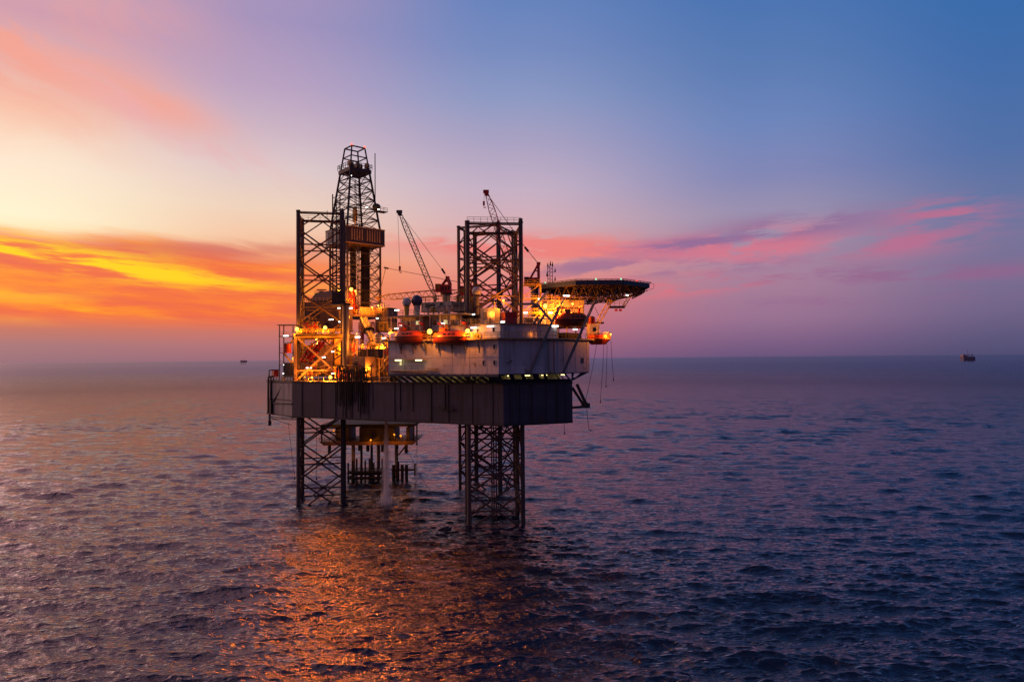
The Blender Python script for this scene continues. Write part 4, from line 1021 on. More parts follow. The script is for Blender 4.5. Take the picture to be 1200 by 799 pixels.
def chordlen(y_):                                  # x extent of the octagon at offset y_
    r_ = HR * math.cos(R(22.5)); q = abs(y_); s_ = HR * math.sin(R(22.5))
    return r_ if q <= s_ else r_ - (q - s_)
for k, yy in enumerate((-11.6, -7.0, -2.4, 2.4, 7.0, 11.4)):
    hx = chordlen(yy) - .5; a_ = HC + v2(-hx, yy); b_ = HC + v2(hx, yy)
    mb = MB(); n = max(6, int(2 * hx / 1.9)); dp = lambda f_: 3.3 - 1.5 * max(0, f_ - .7) / .3
    mb.bar(a_ + UP * (HZ - .6), b_ + UP * (HZ - .6), .3)
    for i in range(n):
        f0_, f1_ = i / n, (i + 1) / n; p, q = a_.lerp(b_, f0_), a_.lerp(b_, f1_)
        mb.bar(p + UP * (HZ - dp(f0_)), q + UP * (HZ - dp(f1_)), .26)
        m_ = p.lerp(q, .5); mb.tube(p + UP * (HZ - dp(f0_)), m_ + UP * (HZ - .6), .12, 5); mb.tube(m_ + UP * (HZ - .6), q + UP * (HZ - dp(f1_)), .12, 5)
    mb.bar(b_ + UP * (HZ - .6), b_ + UP * (HZ - dp(1)), .2)
    mb.build('lattice_truss', 'leg_brace', hd)
for k, xx in enumerate((-10.5, -5.2, 0, 5.2, 10.5)):
    hy = chordlen(xx) - .5; a_ = HC + v2(xx, -hy); b_ = HC + v2(xx, hy); f_ = (xx + 13) / 26; dd_ = 3.3 - 1.5 * max(0, f_ - .7) / .3
    mb = MB(); n = 10; mb.bar(a_ + UP * (HZ - .75), b_ + UP * (HZ - .75), .22); mb.bar(a_ + UP * (HZ - dd_ - .15), b_ + UP * (HZ - dd_ - .15), .24)
    for i in range(n):
        p, q = a_.lerp(b_, i / n), a_.lerp(b_, (i + 1) / n)
        if i % 2: p, q = q, p
        mb.tube(p + UP * (HZ - dd_ - .15), q + UP * (HZ - .75), .1, 5)
    mb.build('cross_truss', 'dark_steel', hd)
knee = [(at(621, 437, 141.5), at(647, 377, 142.3)), (at(660, 437, 145.3), at(683, 384, 147.5)), (at(683, 384, 147.5), at(697.5, 352, 152)), (at(647, 377, 142.3), at(629, 356, 144)), (at(629, 356, 144), at(607, 356.5, 145)), (at(647, 377, 142.3), at(660, 353, 151)), (at(629, 356, 145), at(642, 342, 151)), (at(612, 398, 144), at(630, 372, 146)), (at(618, 398, 144), at(638, 369, 146))]
for p, q in knee: MB().bar(p, q, .42, .45).build('support_strut', 'grey_steel', hd)
mb = MB(); mb.lattice(at(742, 343, 158), at(757, 340, 160), .8, .5, 4, .06); mb.path([at(757, 341, 160), at(766, 338, 161), at(766.5, 333, 161), at(760, 331, 161)], .04, 4)
mb.build('access_ladder', 'dark_steel', hd)
for px_, mt in ((640, 'beacon_green'), (697, 'beacon_green'), (726, 'beacon_green'), (748, 'beacon_red')):
    p = HC + v2((at(px_, 330, 152).x - HC.x), 0); y_ = -min(12.75, chordlen(p.x - HC.x)); p = HC + v2(p.x - HC.x, y_ - .4)
    MB().ball(p + UP * (HZ + .25), .16, 6, 4).build('edge_light', mt, hd)
# frames and houses under the helideck
unit('lit orange house under the middle of the helideck', 641, 686, 351, 384, 156, 5, 'cream_paint', 'house', 'helideck_house', True, 4, v2(.97, .25))
unit('narrow lit hut with yellow stripes beside the red container', 563.5, 580, 361, 385.5, 146.8, 3, 'cream_paint', 'hut', 'roof_hut', False, 1, v2(.93, -.36))
unit('lit greenish wall house left of the helideck struts', 612, 641, 371, 383, 150, 5, 'white_paint', 'house', 'side_house', True, 3, v2(.94, .35))
def frame(label, px0, px1, y0, y1, Y, dep, m):
    t = thing('support_frame', label, 'frame', at((px0 + px1) / 2, y1, Y))
    a_, b_ = at(px0, y1, Y), at(px1, y1, Y); hh_ = at(px0, y0, Y).z - a_.z
    w_ = v2(b_.x - a_.x, 0); q = v2(0, dep)
    for c_ in (a_, a_ + w_, a_ + q, a_ + w_ + q): MB().bar(c_, c_ + UP * hh_, .3).build('post', m, t)
    for k in range(1, 4):
        z = UP * (hh_ * k / 3); mb = MB()
        for p, r_ in ((a_, w_), (a_ + q, w_), (a_, q), (a_ + w_, q)): mb.bar(p + z, p + r_ + z, .22)
        mb.rail([a_ + z, a_ + w_ + z], .9, 1.2, .04)
        mb.build('beam', m, t)
        MB().bar(a_ + z - UP * hh_ / 3, a_ + w_ + z, .18).build('diagonal', m, t)
    return t
frame('yellow braced frame between the helideck and the nearest leg', 611, 634, 333, 383, 153, 4, 'yellow_paint')
frame('tan braced frame in the middle under the helideck truss', 636, 656, 352, 383, 153.5, 4, 'tan_paint')
t = thing('shipping_container', 'bright red container on the roof deck in front of the nearest leg', 'container', at(599, 380, 145.5))
a_ = at(592, 379.8, 144.6); L_ = 2.7; dd = v2(.94, .35); q = v2(-.35, .94)
MB().obox(a_, dd * L_, q * 2.4, UP * 2.5).build('body', 'red_paint', t)
mb = MB()
for k in range(11): mb.obox(a_ + dd * (L_ * k / 10.6) - q * .003 + UP * .1, dd * .12, -q * .06, UP * 2.3)
mb.build('corrugation', 'red_paint', t)
MB().obox(a_ - dd * .04 - q * .05 + UP * 2.503, dd * (L_ + .08), q * 2.5, UP * .1).build('top_frame', 'red_paint', t)
# comms mast
cm = thing('comms_mast', 'slim lattice aerial mast behind the left end of the helideck', 'mast', at(645, 332, 172))
Y = 172; mb = MB()
a_, b_ = at(642, 336, Y), at(647.5, 336, Y); H1 = at(642, 310, Y).z - a_.z
for p in (a_, b_, a_ + v2(.6, 1)): mb.tube(p, p + UP * H1, .08, 5)
for k in range(6): mb.bar(a_ + UP * (H1 * k / 6), b_ + UP * (H1 * (k + 1) / 6), .07); mb.bar(a_ + UP * (H1 * k / 6), b_ + UP * (H1 * k / 6), .09)
mb.build('tower', 'derrick_steel', cm)
for px_, y_ in ((642, 308), (645, 306), (647.5, 307), (650.5, 314), (650.5, 324), (641, 319)):
    p = at(px_, y_ + 5, Y); mb = MB(); mb.tube(p, at(px_, y_, Y), .1, 5); mb.box(p + UP * .3, (.35, .3, .5)); mb.bar(p, v2((a_ if px_ < 645 else b_).x, Y) + UP * p.z, .07); mb.build('aerial', 'derrick_steel', cm)

# ------------------------------------------------------------------ lifeboats in their davits
def lifeboat(label, c, d, L, w, h, dark=False):
    c = V3(c); d = V3(d).normalized(); n = v2(d.y, -d.x)
    t = thing('lifeboat', label, 'lifeboat', c - UP * h / 2, 'enclosed lifeboats')
    prof = [(-.5, .12, .42), (-.44, .62, .16), (-.3, .92, .05), (0, 1, 0), (.3, .92, .05), (.44, .62, .18), (.5, .1, .48)]
    vs, fs = [], []; M = 9
    for (u, ww, kz) in prof:
        for k in range(M):
            a = math.pi * k / (M - 1); vs.append(c + d * (u * L) + n * (math.cos(a) * w / 2 * ww) + UP * (-math.sin(a) ** .8 * h * .48 * (1 - kz)))
    for i in range(len(prof) - 1):
        for k in range(M - 1): fs.append((i * M + k, i * M + k + 1, (i + 1) * M + k + 1, (i + 1) * M + k))
    hull_ = MB().add(vs, fs).build('hull', 'boat_bottom', t, True)
    vs, fs = [], []; prof2 = [(-.495, .12, .15), (-.42, .66, .55), (-.3, .9, .85), (-.05, .98, .95), (.2, .92, .98), (.36, .72, .8), (.46, .5, .4), (.495, .1, .12)]
    for (u, ww, kz) in prof2:
        for k in range(M):
            a = math.pi * k / (M - 1); vs.append(c + d * (u * L) + n * (math.cos(a) * w / 2 * ww) + UP * (math.sin(a) ** .6 * h * .46 * kz))
    for i in range(len(prof2) - 1):
        for k in range(M - 1): fs.append((i * M + k, (i + 1) * M + k, (i + 1) * M + k + 1, i * M + k + 1))
    cn = MB().add(vs, fs).build('canopy', 'orange_paint', t, True)
    mb = MB(); mb.box(c + d * (L * -.2) + UP * h * .5, (L * .16, w * .45, h * .22), (d.x, d.y)); mb.build('conning_hatch', 'orange_paint', t)
    for k in (-.12, 0.02, .16): MB().obox(c + d * (k * L) + n * (w * .47) + UP * h * .14, d * (L * .07), n * .06, UP * h * .1).build('window', 'window_dark', cn)
    mb = MB()
    for f0, f1 in zip(prof, prof[1:]):
        for s_ in (1, -1): mb.bar(c + d * (f0[0] * L) + n * (s_ * f0[1] * w * .5), c + d * (f1[0] * L) + n * (s_ * f1[1] * w * .5), .16)
    mb.build('fender', 'black_rubber', t)
    mb = MB(); mb.bar(c - d * L * .44 - UP * h * .36, c + d * L * .4 - UP * h * .52, .14); mb.tube(c - d * L * .47 - UP * h * .3 - n * .3, c - d * L * .47 - UP * h * .3 + n * .3, .3, 8); mb.build('keel', 'boat_bottom', t)
    return t
def davit(label, c, d, L, h, inward, reach):
    c = V3(c); d = V3(d).normalized()
    t = thing('boat_davit', label, 'davit', c + inward * reach - UP * h * .5, 'lifeboat davits')
    for s_ in (-.36, .36):
        p = c + d * (s_ * L); mb = MB()
        mb.bar(p + inward * reach - UP * h * .55, p + inward * reach * .8 + UP * h * .9, .35); mb.bar(p + inward * reach * .8 + UP * h * .9, p + UP * h * 1.0, .35); mb.build('arm', 'red_paint', t)
        MB().tube(p + UP * h * 1.0, p + UP * h * .46, .05, 5).build('fall_rope', 'dark_steel', t)
    MB().bar(c - d * (.36 * L) + inward * reach * .8 + UP * h * .85, c + d * (.36 * L) + inward * reach * .8 + UP * h * .85, .22).build('cross_tube', 'red_paint', t)
    return t
lb = [('orange enclosed lifeboat at the left end of the quarters', 479, 394.5, Q[0] + E1 * 3.9 + N1 * 1.9, 7.4), ('orange enclosed lifeboat between the two bright lamps', 527.5, 395, Q[0] + E1 * 14.3 + N1 * 1.9, 8.2)]
for lab, px_, y_, c2, L_ in lb:
    Yc = at(px_, y_, c2.y).y; c = at(px_, y_, c2.y)
    lifeboat(lab, c, E1, L_, 2.6, 3.2)
    davit('davit arms over the lifeboat ' + ('at the left end of the quarters' if px_ < 500 else 'between the two bright lamps'), c, E1, L_, 3.0, -N1, 2.3)
c = at(671, 374.8, 149.5); d3 = v2(.9, .43)
lifeboat('dark lifeboat hanging under the helideck above the bow wall', c, d3, 7.9, 3.0, 3.7)
davit('davit arms over the dark lifeboat under the helideck', c, d3, 7.9, 3.2, v2(-.43, .9), 2.4)

# ------------------------------------------------------------------ balcony and little davit at the bow end
bc = thing('bow_balcony', 'rounded orange lit balcony with a white cabin at the far right of the quarters', 'balcony', at(703, 398, 157))
cc = v2(at(702, 398, 157).x, 157); fz = 40.25
pl = [cc + v2(math.cos(a) * 2.75, math.sin(a) * 2.6) for a in np.linspace(-math.pi * .9, math.pi * .5, 13)] + [cc + v2(-3, 2.6), cc + v2(-3, -.8)]
pl = [tuple(p[:2]) for p in pl]
low_ = [(cc.x + (p[0] - cc.x) * .55, cc.y + (p[1] - cc.y) * .55) for p in pl]
MB().prism(low_, fz - 1.25, fz - .003, pl).build('sponson', 'boat_bottom', bc)
MB().prism(pl, fz, fz + .12).build('floor', 'tan_paint', bc)
mb = MB()
for a_, b_ in zip(pl[:12], pl[1:13]): A, B = v2(*a_), v2(*b_); dd = (B - A).normalized(); mb.obox(A + UP * (fz + .123), B - A, v2(-dd.y, dd.x) * .1, UP * .85)
mb.build('bulwark', 'orange_paint', bc)
mb = MB(); mb.rail([v2(*p) + UP * (fz + .98) for p in pl[:13]], .5, 1.0, .04); mb.build('railing', 'yellow_paint', bc)
o = MB().box(cc + v2(-1.3, .6) + UP * (fz + 1.9), (2.4, 2.4, 3.4), (.97, .2)).build('cabin', 'white_paint', bc)
MB().box(cc + v2(-1.1, -.68) + UP * (fz + 2.2), (.8, .1, .9), (.97, .2)).build('window', 'window_dark', o)
mb = MB(); mb.rail([cc + v2(-2.4, -.5) + UP * (fz + 3.62), cc + v2(-.2, -.1) + UP * (fz + 3.62)], .9, .8, .04); mb.build('roof_railing', 'grey_steel', bc)
ropes = []
for k, (lab, pts) in enumerate((('slack rope trailing from the balcony in to the hull bracket', [(699, 404), (695.5, 425), (691, 448), (686.5, 468)]), ('straight thin rope, inner of the three hanging below the balcony', [(707.5, 403), (706.5, 430), (703.5, 470)]), ('thin rope in the middle of the three hanging below the balcony', [(711.5, 403), (711, 430), (710.2, 452)]), ('outermost thin rope hanging below the balcony tip', [(716, 399), (717, 420), (719, 444)]))):
    t = thing('hanging_rope', lab, 'rope', at(*pts[0], 156), 'ropes hanging below the balcony')
    MB().path([at(*p, 156) for p in pts], .05, 5).build('rope', 'dark_steel', t); MB().box(at(*pts[-1], 156) - UP * .15, (.22, .22, .5)).build('end_weight', 'dark_steel', t)
sd_ = thing('loading_davit', 'yellow lattice davit reaching up to a small platform right of the dark lifeboat', 'davit', at(700, 377, 157))
MB().lattice(at(701.5, 377, 157), at(715.5, 352, 157), .9, .9, 7, .09).build('boom', 'yellow_paint', sd_)
MB().lattice(at(730, 360.5, 157), at(738.5, 346, 157), .7, .6, 5, .06).build('hanger', 'yellow_paint', sd_)
mb = MB(); a_ = at(714.5, 360.5, 156); mb.obox(a_, v2(3.4, .1), v2(0, 2.2), UP * .4); mb.build('platform', 'dark_steel', sd_)
mb = MB(); mb.rail([a_ + UP * .4, a_ + v2(3.4, .1) + UP * .4], 1.1, 1.1, .05); mb.build('railing', 'yellow_paint', sd_)
for px_ in (722, 727): MB().box(at(px_, 363.3, 157), (.6, .6, .5)).build('under_lamp', 'orange_paint', sd_)
MB().path([at(697, 360, 157), at(703, 372, 157)], .05, 4).build('stay_rope', 'dark_steel', sd_)
mb = MB(); a_ = at(696, 379, 156.4); mb.obox(a_, v2(2.4, .5), v2(0, 2), UP * .35); mb.build('foot_platform', 'dark_steel', sd_)
tank('dark red drum by the foot of the loading davit', at(693.5, 379.5, 154.5), .75, 1.5, 'red_paint', 'dark_steel', 'drum', 'steel_drum')
hb = thing('fairlead_bracket', 'dark triangular mooring bracket sticking out of the hull\'s right end', 'bracket', at(686, 474, 150))
Y = 150.2
for p, q, r_ in (((670.5, 454), (683, 473), .3), ((676, 450), (686.5, 473), .34), ((671, 477.5), (688, 476), .26)): MB().tube(at(*p, Y), at(*q, Y), r_, 8).build('strut', 'dark_steel', hb)
mb = MB(); mb.tube(at(685, 473.5, Y - .6), at(685, 473.5, Y + .6), .75, 12); mb.box(at(687.5, 475, Y), (1.4, .9, 1.0)); mb.build('sheave', 'dark_steel', hb)
mb = MB(); mb.path([at(687.5, 477, Y), at(688.5, 490, Y), at(690, 503, Y)], .06, 5); mb.path([at(690, 503, Y), at(691.5, 504.5, Y), at(694, 504, Y)], .09, 5); mb.build('rope_hook', 'dark_steel', hb)
mb = MB(); mb.path([at(661.5, 496, 148.5), at(661.5, 507, 148.5)], .05, 5); mb.box(at(661.5, 507.5, 148.5), (.3, .3, .35)); mb.build('hose_end', 'dark_steel', hull)

# ------------------------------------------------------------------ roof gear
def dome(label, px_, y_, Y, r, m, zbase, ped='yellow_paint'):
    c = at(px_, y_, Y); t = thing('satellite_dome', label, 'satellite dome', v2(c.x, c.y) + UP * zbase, 'satellite domes')
    MB().ball(c, r, 18, 12).build('radome', m, t, True)
    MB().tube(v2(c.x, c.y) + UP * zbase, c - UP * r * .8, r * .45, 12, r2=r * .62).build('pedestal', ped, t)
    MB().tube(c - UP * r * .86, c - UP * r * .74, r * .72, 14).build('collar', 'dark_steel', t)
dome('pale grey dome on a yellow base, at the left of the quarters roof', 476.5, 354, 155, 1.05, 'grey_dome', 45.6)
dome('dark blue satellite dome, the largest, on the quarters roof', 488.5, 352.3, 155.5, 1.3, 'blue_dome', 45.6, 'cream_paint')
dome('pale blue grey dome high up beside the nearest leg', 558.5, 341.5, 152, 1.05, 'grey_dome', 43.2, 'grey_steel')
ws = ['first', 'second', 'third', 'fourth', 'fifth']
for k in range(5):
    p = at(501.5 + k * 6.3, 359, 153 - k * 1.2); p = v2(p.x, p.y) + UP * 45.6
    t = thing('vent_cowl', ws[k] + ' white funnel shaped vent from the blue dome', 'vent', p, 'row of roof vents')
    MB().tube(p, p + UP * .9, .22, 10).build('pipe', 'white_paint', t); MB().tube(p + UP * .903, p + UP * 1.9, .3, 14, r2=.75).build('cowl', 'white_paint', t)
    MB().tube(p + UP * 1.903, p + UP * 2.05, .75, 14, r2=.55).build('cap', 'dark_steel', t)
tank('small yellow banded drum between the roof vents', at(507.5, 365.8, 151), .7, 1.0, 'yellow_paint', 'yellow_paint', 'drum', 'steel_drum')
unit('long cream roof house behind the row of funnel vents', 494, 531, 354.5, 366, 157.5, 3, 'cream_paint', 'roof house', 'roof_house', True, 6)
unit('low grey roof plant beside the roof vents', 531, 546, 354, 366, 152, 3, 'grey_steel', 'roof plant', 'roof_plant', True, 4)
unit('small brown roof plant under the flat crane boom', 548, 558, 354, 367, 156, 3, 'brown_clad', 'roof plant', 'roof_plant', True, 3)
for k, (px_, y_, Y, lab) in enumerate(((592, 380, 143.6, 'white liferaft capsule on the roof edge left of the red container'), (545.5, 398.0, 144.6, 'white liferaft capsule on the deck edge by the right bright lamp'))):
    c = at(px_ if k else 588.5, y_, Y); t = thing('liferaft_capsule', lab, 'liferaft', c)
    MB().tube(c + UP * .5 - E1 * .6, c + UP * .5 + E1 * .6, .38, 12).build('capsule', 'white_paint', t); mb = MB(); mb.box(c + UP * .1, (1.1, .6, .2), (E1.x, E1.y)); mb.build('cradle', 'grey_steel', t)
unit('yellow striped deck locker by the right bright lamp', 555, 563, 391, 397, 142.6, 1.0, 'yellow_paint', 'locker', 'deck_locker', False, 0)
unit('dark deck machinery on the bow deck under the lifeboat', 662, 684, 390, 397, 152.3, 2, 'dark_steel', 'winch', 'deck_winch', False, 3, v2(.68, .73))

# ------------------------------------------------------------------ lamps
SOFT = {(575.5, 366): .3, (443.3, 358): .6, (447, 405): .8, (503.5, 388.5): .22, (548, 387.5): .2, (456.3, 390.5): .5, (639, 358.5): .5, (652, 361): .5, (671, 356): .5, (348, 385.5): .32, (381, 384): .35, (387, 442): .5, (365.5, 442.3): .6, (371, 398): .9, (590, 352): .7}
SEAWARD = {(348, 385.5): 20000, (381, 384): 20000, (387, 442): 20000, (365.5, 442.3): 12000, (456.3, 390.5): 12000, (503.5, 388.5): 9000, (411.5, 339): 12000, (425, 404): 12000}
def flood(px_, y_, Y, r, lab, big=True, power=None):
    c = at(px_, y_, Y); t = thing('floodlight', lab, 'floodlight', c, 'orange sodium floodlights')
    r = r * (.95 if r > .4 else .7); MB().ball(c, r, 10, 7).build('lens', ('sodium_glass' if big else 'sodium_small') if big is not None else 'sodium_dim', t, True)
    k_ = SOFT.get((px_, y_), 1.0)
    power = ((7500 if big else 3200) * (min(r, .36) / .34) ** 2 if big is not None else 300) * k_
    li = bpy.data.lights.new('lamp', 'POINT'); li.energy = power; li.shadow_soft_size = .22; li.color = (1.0, .25, .014)
    lo = bpy.data.objects.new('lamp', li); col.objects.link(lo); lo.parent = t; lo.location = V3((-.05, -(r + .55), -.35))
    if (px_, y_) in SEAWARD:                    # floodlights that also throw a beam out over the water
        sl = bpy.data.lights.new('beam', 'SPOT'); sl.energy = SEAWARD[(px_, y_)]; sl.shadow_soft_size = 2.0; sl.color = (1.0, .20, .006); sl.spot_size = R(120); sl.spot_blend = .8
        so = bpy.data.objects.new('beam', sl); col.objects.link(so); so.parent = t; so.location = V3((-.05, -(r + .9), -.5)); so.rotation_euler = V3((.1, .86, .5)).to_track_quat('Z', 'Y').to_euler()
    back = v2(.1, .99)
    MB().tube(c + back * (r * 1.05), c + back * (r * 1.05 + .35), r * 1.1, 10, r2=r * .6).build('housing', 'dark_steel', t)
    MB().bar(c + back * (r + .2), c + back * (r + .2) - UP * (1.1 + r), .12).build('bracket', 'dark_steel', t)
FL = [(411.5, 339, 196, .52, 'brightest sodium lamp low on the derrick front', 1), (416.5, 341, 196.4, .36, 'smaller sodium lamp just right of the bright one on the derrick', 1),
 (348, 385.5, 170.4, .50, 'sodium lamp on the top left corner of the leg frame', 1), (381, 384, 171.5, .50, 'sodium lamp on the top of the leg frame near the grey column', 1),
 (387, 442, 169.2, .50, 'bright sodium lamp low on the deck edge below the leg frame', 1), (365.5, 442.3, 169.8, .34, 'small lamp on the deck edge below the middle of the leg frame', 1), (357, 441.5, 169.9, .2, 'tiny lamp on the deck edge, leftmost of its row', 0),
 (503.5, 388.5, 143.6, .55, 'very bright sodium lamp between the two orange lifeboats', 1), (548, 387.5, 141.2, .45, 'bright sodium lamp at the right end of the lifeboats', 1), (456.3, 390.5, 152.5, .38, 'sodium lamp left of the left lifeboat', 1),
 (575.5, 366, 145.9, .26, 'warm lamp on the narrow lit hut', 0), (639, 358.5, 151.5, .46, 'left one of the two sodium lamps under the helideck', 1), (652, 361, 153, .40, 'right one of the two sodium lamps under the helideck', 1), (715.5, 391.5, 154.6, .3, 'lamp at the tip of the bow balcony', 0),
 (443.3, 358, 192.5, .30, 'warm lamp on the brown store hut near the derrick foot', 1), (409, 371, 181, .3, 'warm lamp above the grey column', 0), (418, 391, 171.4, .24, 'warm lamp on the deck right of the grey column', 0),
 (434, 431, 165.2, .3, 'warm lamp hidden among the hoses on the deck edge', 0), (400, 408, 176.8, .3, 'warm lamp on the tall tan machine house', 0), (447, 405, 174, .34, 'warm lamp over the mixing house left of the quarters', 1), (425, 404, 170.5, .34, 'warm lamp under the yellow walkway', 1), (371, 398, 178, .4, 'warm lamp inside the left leg frame', 1), (343, 420, 174.6, .24, 'warm lamp beside the stair tower', 0), (671, 356, 154, .3, 'warm lamp on the house behind the dark lifeboat', 1), (622, 390, 143.9, .2, 'warm lamp on the bow deck by the struts', 0), (590, 352, 148, .3, 'warm lamp at the foot of the nearest leg above the red container', 1), (425, 268, 206, .22, 'warm lamp high inside the derrick', 0), (436, 360, 199, .3, 'warm lamp at the right foot of the derrick', 1)]
for f_ in FL: flood(f_[0], f_[1], f_[2], f_[3], f_[4], bool(f_[5]))
def tube_light(px_, y_, Y, L, lab, m='tube_white', d=None, drop=True):
    c = at(px_, y_, Y); d = d or E1; t = thing('tube_light', lab, 'tube light', c, 'white fluorescent tube lights')
    MB().box(c, (L, .26, .20), (d.x, d.y)).build('tube', m, t)
    MB().box(c + UP * .17, (L + .2, .5, .12), (d.x, d.y)).build('hood', 'grey_steel', t)
TL = [(335, 393.5, 178.6, 1.5, 'white tube under the stair tower roof'), (335, 412.5, 178.6, 1.6, 'white tube under the upper middle stair landing'), (335, 427.5, 178.6, 1.6, 'white tube under the lowest stair landing'), (335, 437.5, 176.6, 1.9, 'white tube at the very foot of the stair tower'),
 (388, 374.5, 184, 1.3, 'white tube on the brown shed wall above the leg frame lamps'), (398, 361, 178, 1.2, 'white tube on the left side of the grey column head'), (411, 361, 178, 1.0, 'white tube on the right side of the grey column head'), (398, 377, 177.5, .5, 'short white tube on the tall tan machine house roof'),
 (419, 395, 171.2, 1.4, 'white tube over the deck right of the grey column'), (379.5, 418.5, 171.2, .9, 'white lamp glowing behind the crossed braces'), (360, 431, 171.2, .5, 'left one of a close pair of small white lamps in the leg frame'), (364, 431, 171.2, .5, 'right one of a close pair of small white lamps in the leg frame'), (390, 412, 171.2, .6, 'small white lamp upper right in the leg frame'), (390, 437.5, 170.6, .6, 'small white lamp lower right in the leg frame'), (401, 412, 177.6, .5, 'small white lamp on the front of the tall tan machine house'), (400.5, 425, 177.6, .5, 'lower small white lamp on the tall tan machine house'),
 (450, 396, 168, 1.0, 'white lamp beside the pale rounded tank'), (442, 373, 191.5, .6, 'white lamp on the brown store hut wall'), (423, 438, 165.4, 1.1, 'white tube on the pump house below the hoses'),
 (468.5, 371, 154.5, 1.6, 'white tube under the left end of the roof deck'), (492, 370, 152.5, 1.2, 'white tube under the roof deck above the left lifeboat'), (515, 369.5, 149.2, 1.1, 'white tube under the roof deck left of the intake'), (535.5, 369, 147.4, 1.3, 'white tube under the roof deck above the right lifeboat'), (553.5, 368.5, 145.8, 1.1, 'white tube at the right end of the roof deck'), (470.5, 380.8, 153, .6, 'small lamp low behind the left lifeboat'), (518.5, 379, 147.2, .7, 'small lamp low behind the right lifeboat'), (465, 363.5, 155.5, 1.1, 'white tube standing on the roof railing by the pale dome'), (464.5, 385, 153, .9, 'white tube just above the left lifeboat\'s end'),
 (555, 384, 141.8, 1.2, 'white tube beside the right bright sodium lamp'), (574.5, 382.3, 140.0, 1.4, 'white tube under the roof edge beside the dark window'), (596, 382, 142.2, 1.5, 'white tube under the roof edge below the red container'), (616, 382, 143.9, 1.3, 'white tube under the roof edge left of the helideck struts'), (589, 377.2, 142.8, .8, 'white lamp standing on the roof edge left of the red container'), (650, 382, 147.2, 1.7, 'white tube below the dark lifeboat\'s left end'), (645, 366.5, 150.5, .9, 'white tube on the house under the helideck'), (615.5, 366.5, 150, 1.1, 'white tube in the yellow frame beside the nearest leg'), (633, 350.5, 152, .9, 'white tube under the helideck truss near its left end'), (665.5, 346.7, 151, .7, 'bright white lamp hung in the middle of the helideck truss'), (661.5, 346.5, 151, .5, 'dimmer white lamp next to the bright one in the helideck truss'), (674, 386, 149.8, .9, 'white lamp under the dark lifeboat'), (735, 346, 155, .5, 'white lamp near the right tip of the helideck truss'),
 (411, 206, 205, .5, 'white lamp below the derrick crown'), (430, 243, 200.5, .6, 'white lamp on the derrick side platform'), (443.5, 245.5, 203, .4, 'white lamp at the end of the derrick side platform')]
for q_ in TL: tube_light(*q_[:5], d=(v2(.94, .35) if q_[0] > 590 else None))
for px_, lab in ((466.5, 'yellow tube under the wall canopy near the quarters\' left end'), (490.5, 'brighter yellow tube under the wall canopy left of centre')):
    tube_light(px_, 422, at(px_, 422, 150).y - (1.6 if px_ < 480 else 5.4) + .4, 1.5, lab, 'tube_yellow')
GL = ['left end', 'second bay', 'third bay', 'fourth bay', 'middle bay', 'sixth bay', 'seventh bay', 'bay before the corner']
for k in range(8):
    p = gal[0].lerp(P[2], .05 + k * .118) - N1 * 1.5 + UP * 32.35
    t = thing('tube_light', 'yellow gallery tube under the quarters, ' + GL[k] + ' from the left', 'tube light', p, 'gallery tube lights')
    MB().box(p, (1.0, .2, .14), (E1.x, E1.y)).build('tube', 'gallery_tube', t); MB().box(p + UP * .13, (1.2, .4, .1), (E1.x, E1.y)).build('hood', 'grey_steel', t)
for k, f_ in enumerate((.13, .37, .62, .90)):
    p = P[2].lerp(P[3], f_) - N2 * 1.2 + UP * 32.3
    t = thing('tube_light', 'gallery tube in the ' + ('first', 'second', 'third', 'last')[k] + ' lit opening of the navy bow band', 'tube light', p, 'gallery tube lights')
    MB().box(p, (1.3, .2, .14), (E2.x, E2.y)).build('tube', 'gallery_tube', t); MB().box(p + UP * .13, (1.5, .4, .1), (E2.x, E2.y)).build('hood', 'grey_steel', t)

# ------------------------------------------------------------------ wellhead platform under the derrick
wp = thing('wellhead_platform', 'small dark wellhead platform standing in the sea beneath the derrick', 'platform', v2(-44, 207) + UP * -4)
def wbox(px0, px1, y0, y1, Y, dep, nm, m, taper=0):
    a_, b_ = at(px0, y1, Y), at(px1, y1, Y); h_ = at(px0, y0, Y).z - a_.z; tp = taper * Y / 800
    lo = [(a_.x + tp, Y), (b_.x - tp, Y), (b_.x - tp, Y + dep), (a_.x + tp, Y + dep)]; hi = [(a_.x, Y), (b_.x, Y), (b_.x, Y + dep), (a_.x, Y + dep)]
    return MB().prism(lo, a_.z, a_.z + h_, hi).build(nm, m, wp)
wbox(374, 489, 517.5, 522, 200, 16, 'lower_deck', 'brown_clad', 5)
wbox(376, 486, 497.5, 500.5, 200, 16, 'upper_deck', 'black_rubber')
for k in range(7):
    p = at(386 + k * 15, 521, 203); MB().tube(V3((p.x, p.y + (k % 3) * 3, 8.2 + (k % 2) * .6)), V3((p.x, p.y + (k % 3) * 3, 10.6)), .5, 8).build('drain_sump', 'dark_steel', wp)
for a_, b_ in ((393, 408), (421, 452), (456, 462), (476, 480)): wbox(a_, b_, 501, 517, 202, 10, 'equipment_module', 'dark_steel')
mb = MB(); p, q = at(374, 517.3, 200), at(489, 517.3, 200); mb.rail([p, q], 1.2, 1.5, .06); mb.build('railing', 'dark_steel', wp)
for px_ in (377, 410, 455, 485): p = at(px_, 517.4, 200.5); MB().bar(p, p + UP * 4.2, .4).build('deck_post', 'dark_steel', wp)
for px_, m in ((414, 'tan_paint'), (423.5, 'dark_steel'), (435.5, 'dark_steel'), (443.5, 'tan_paint'), (464.5, 'tan_paint')):
    p = at(px_, 523, 204 + (px_ % 3) * 3); MB().tube(V3((p.x, p.y, -4)), V3((p.x, p.y, 11.2)), .55 if m != 'dark_steel' else .38, 10).build('leg', m, wp)
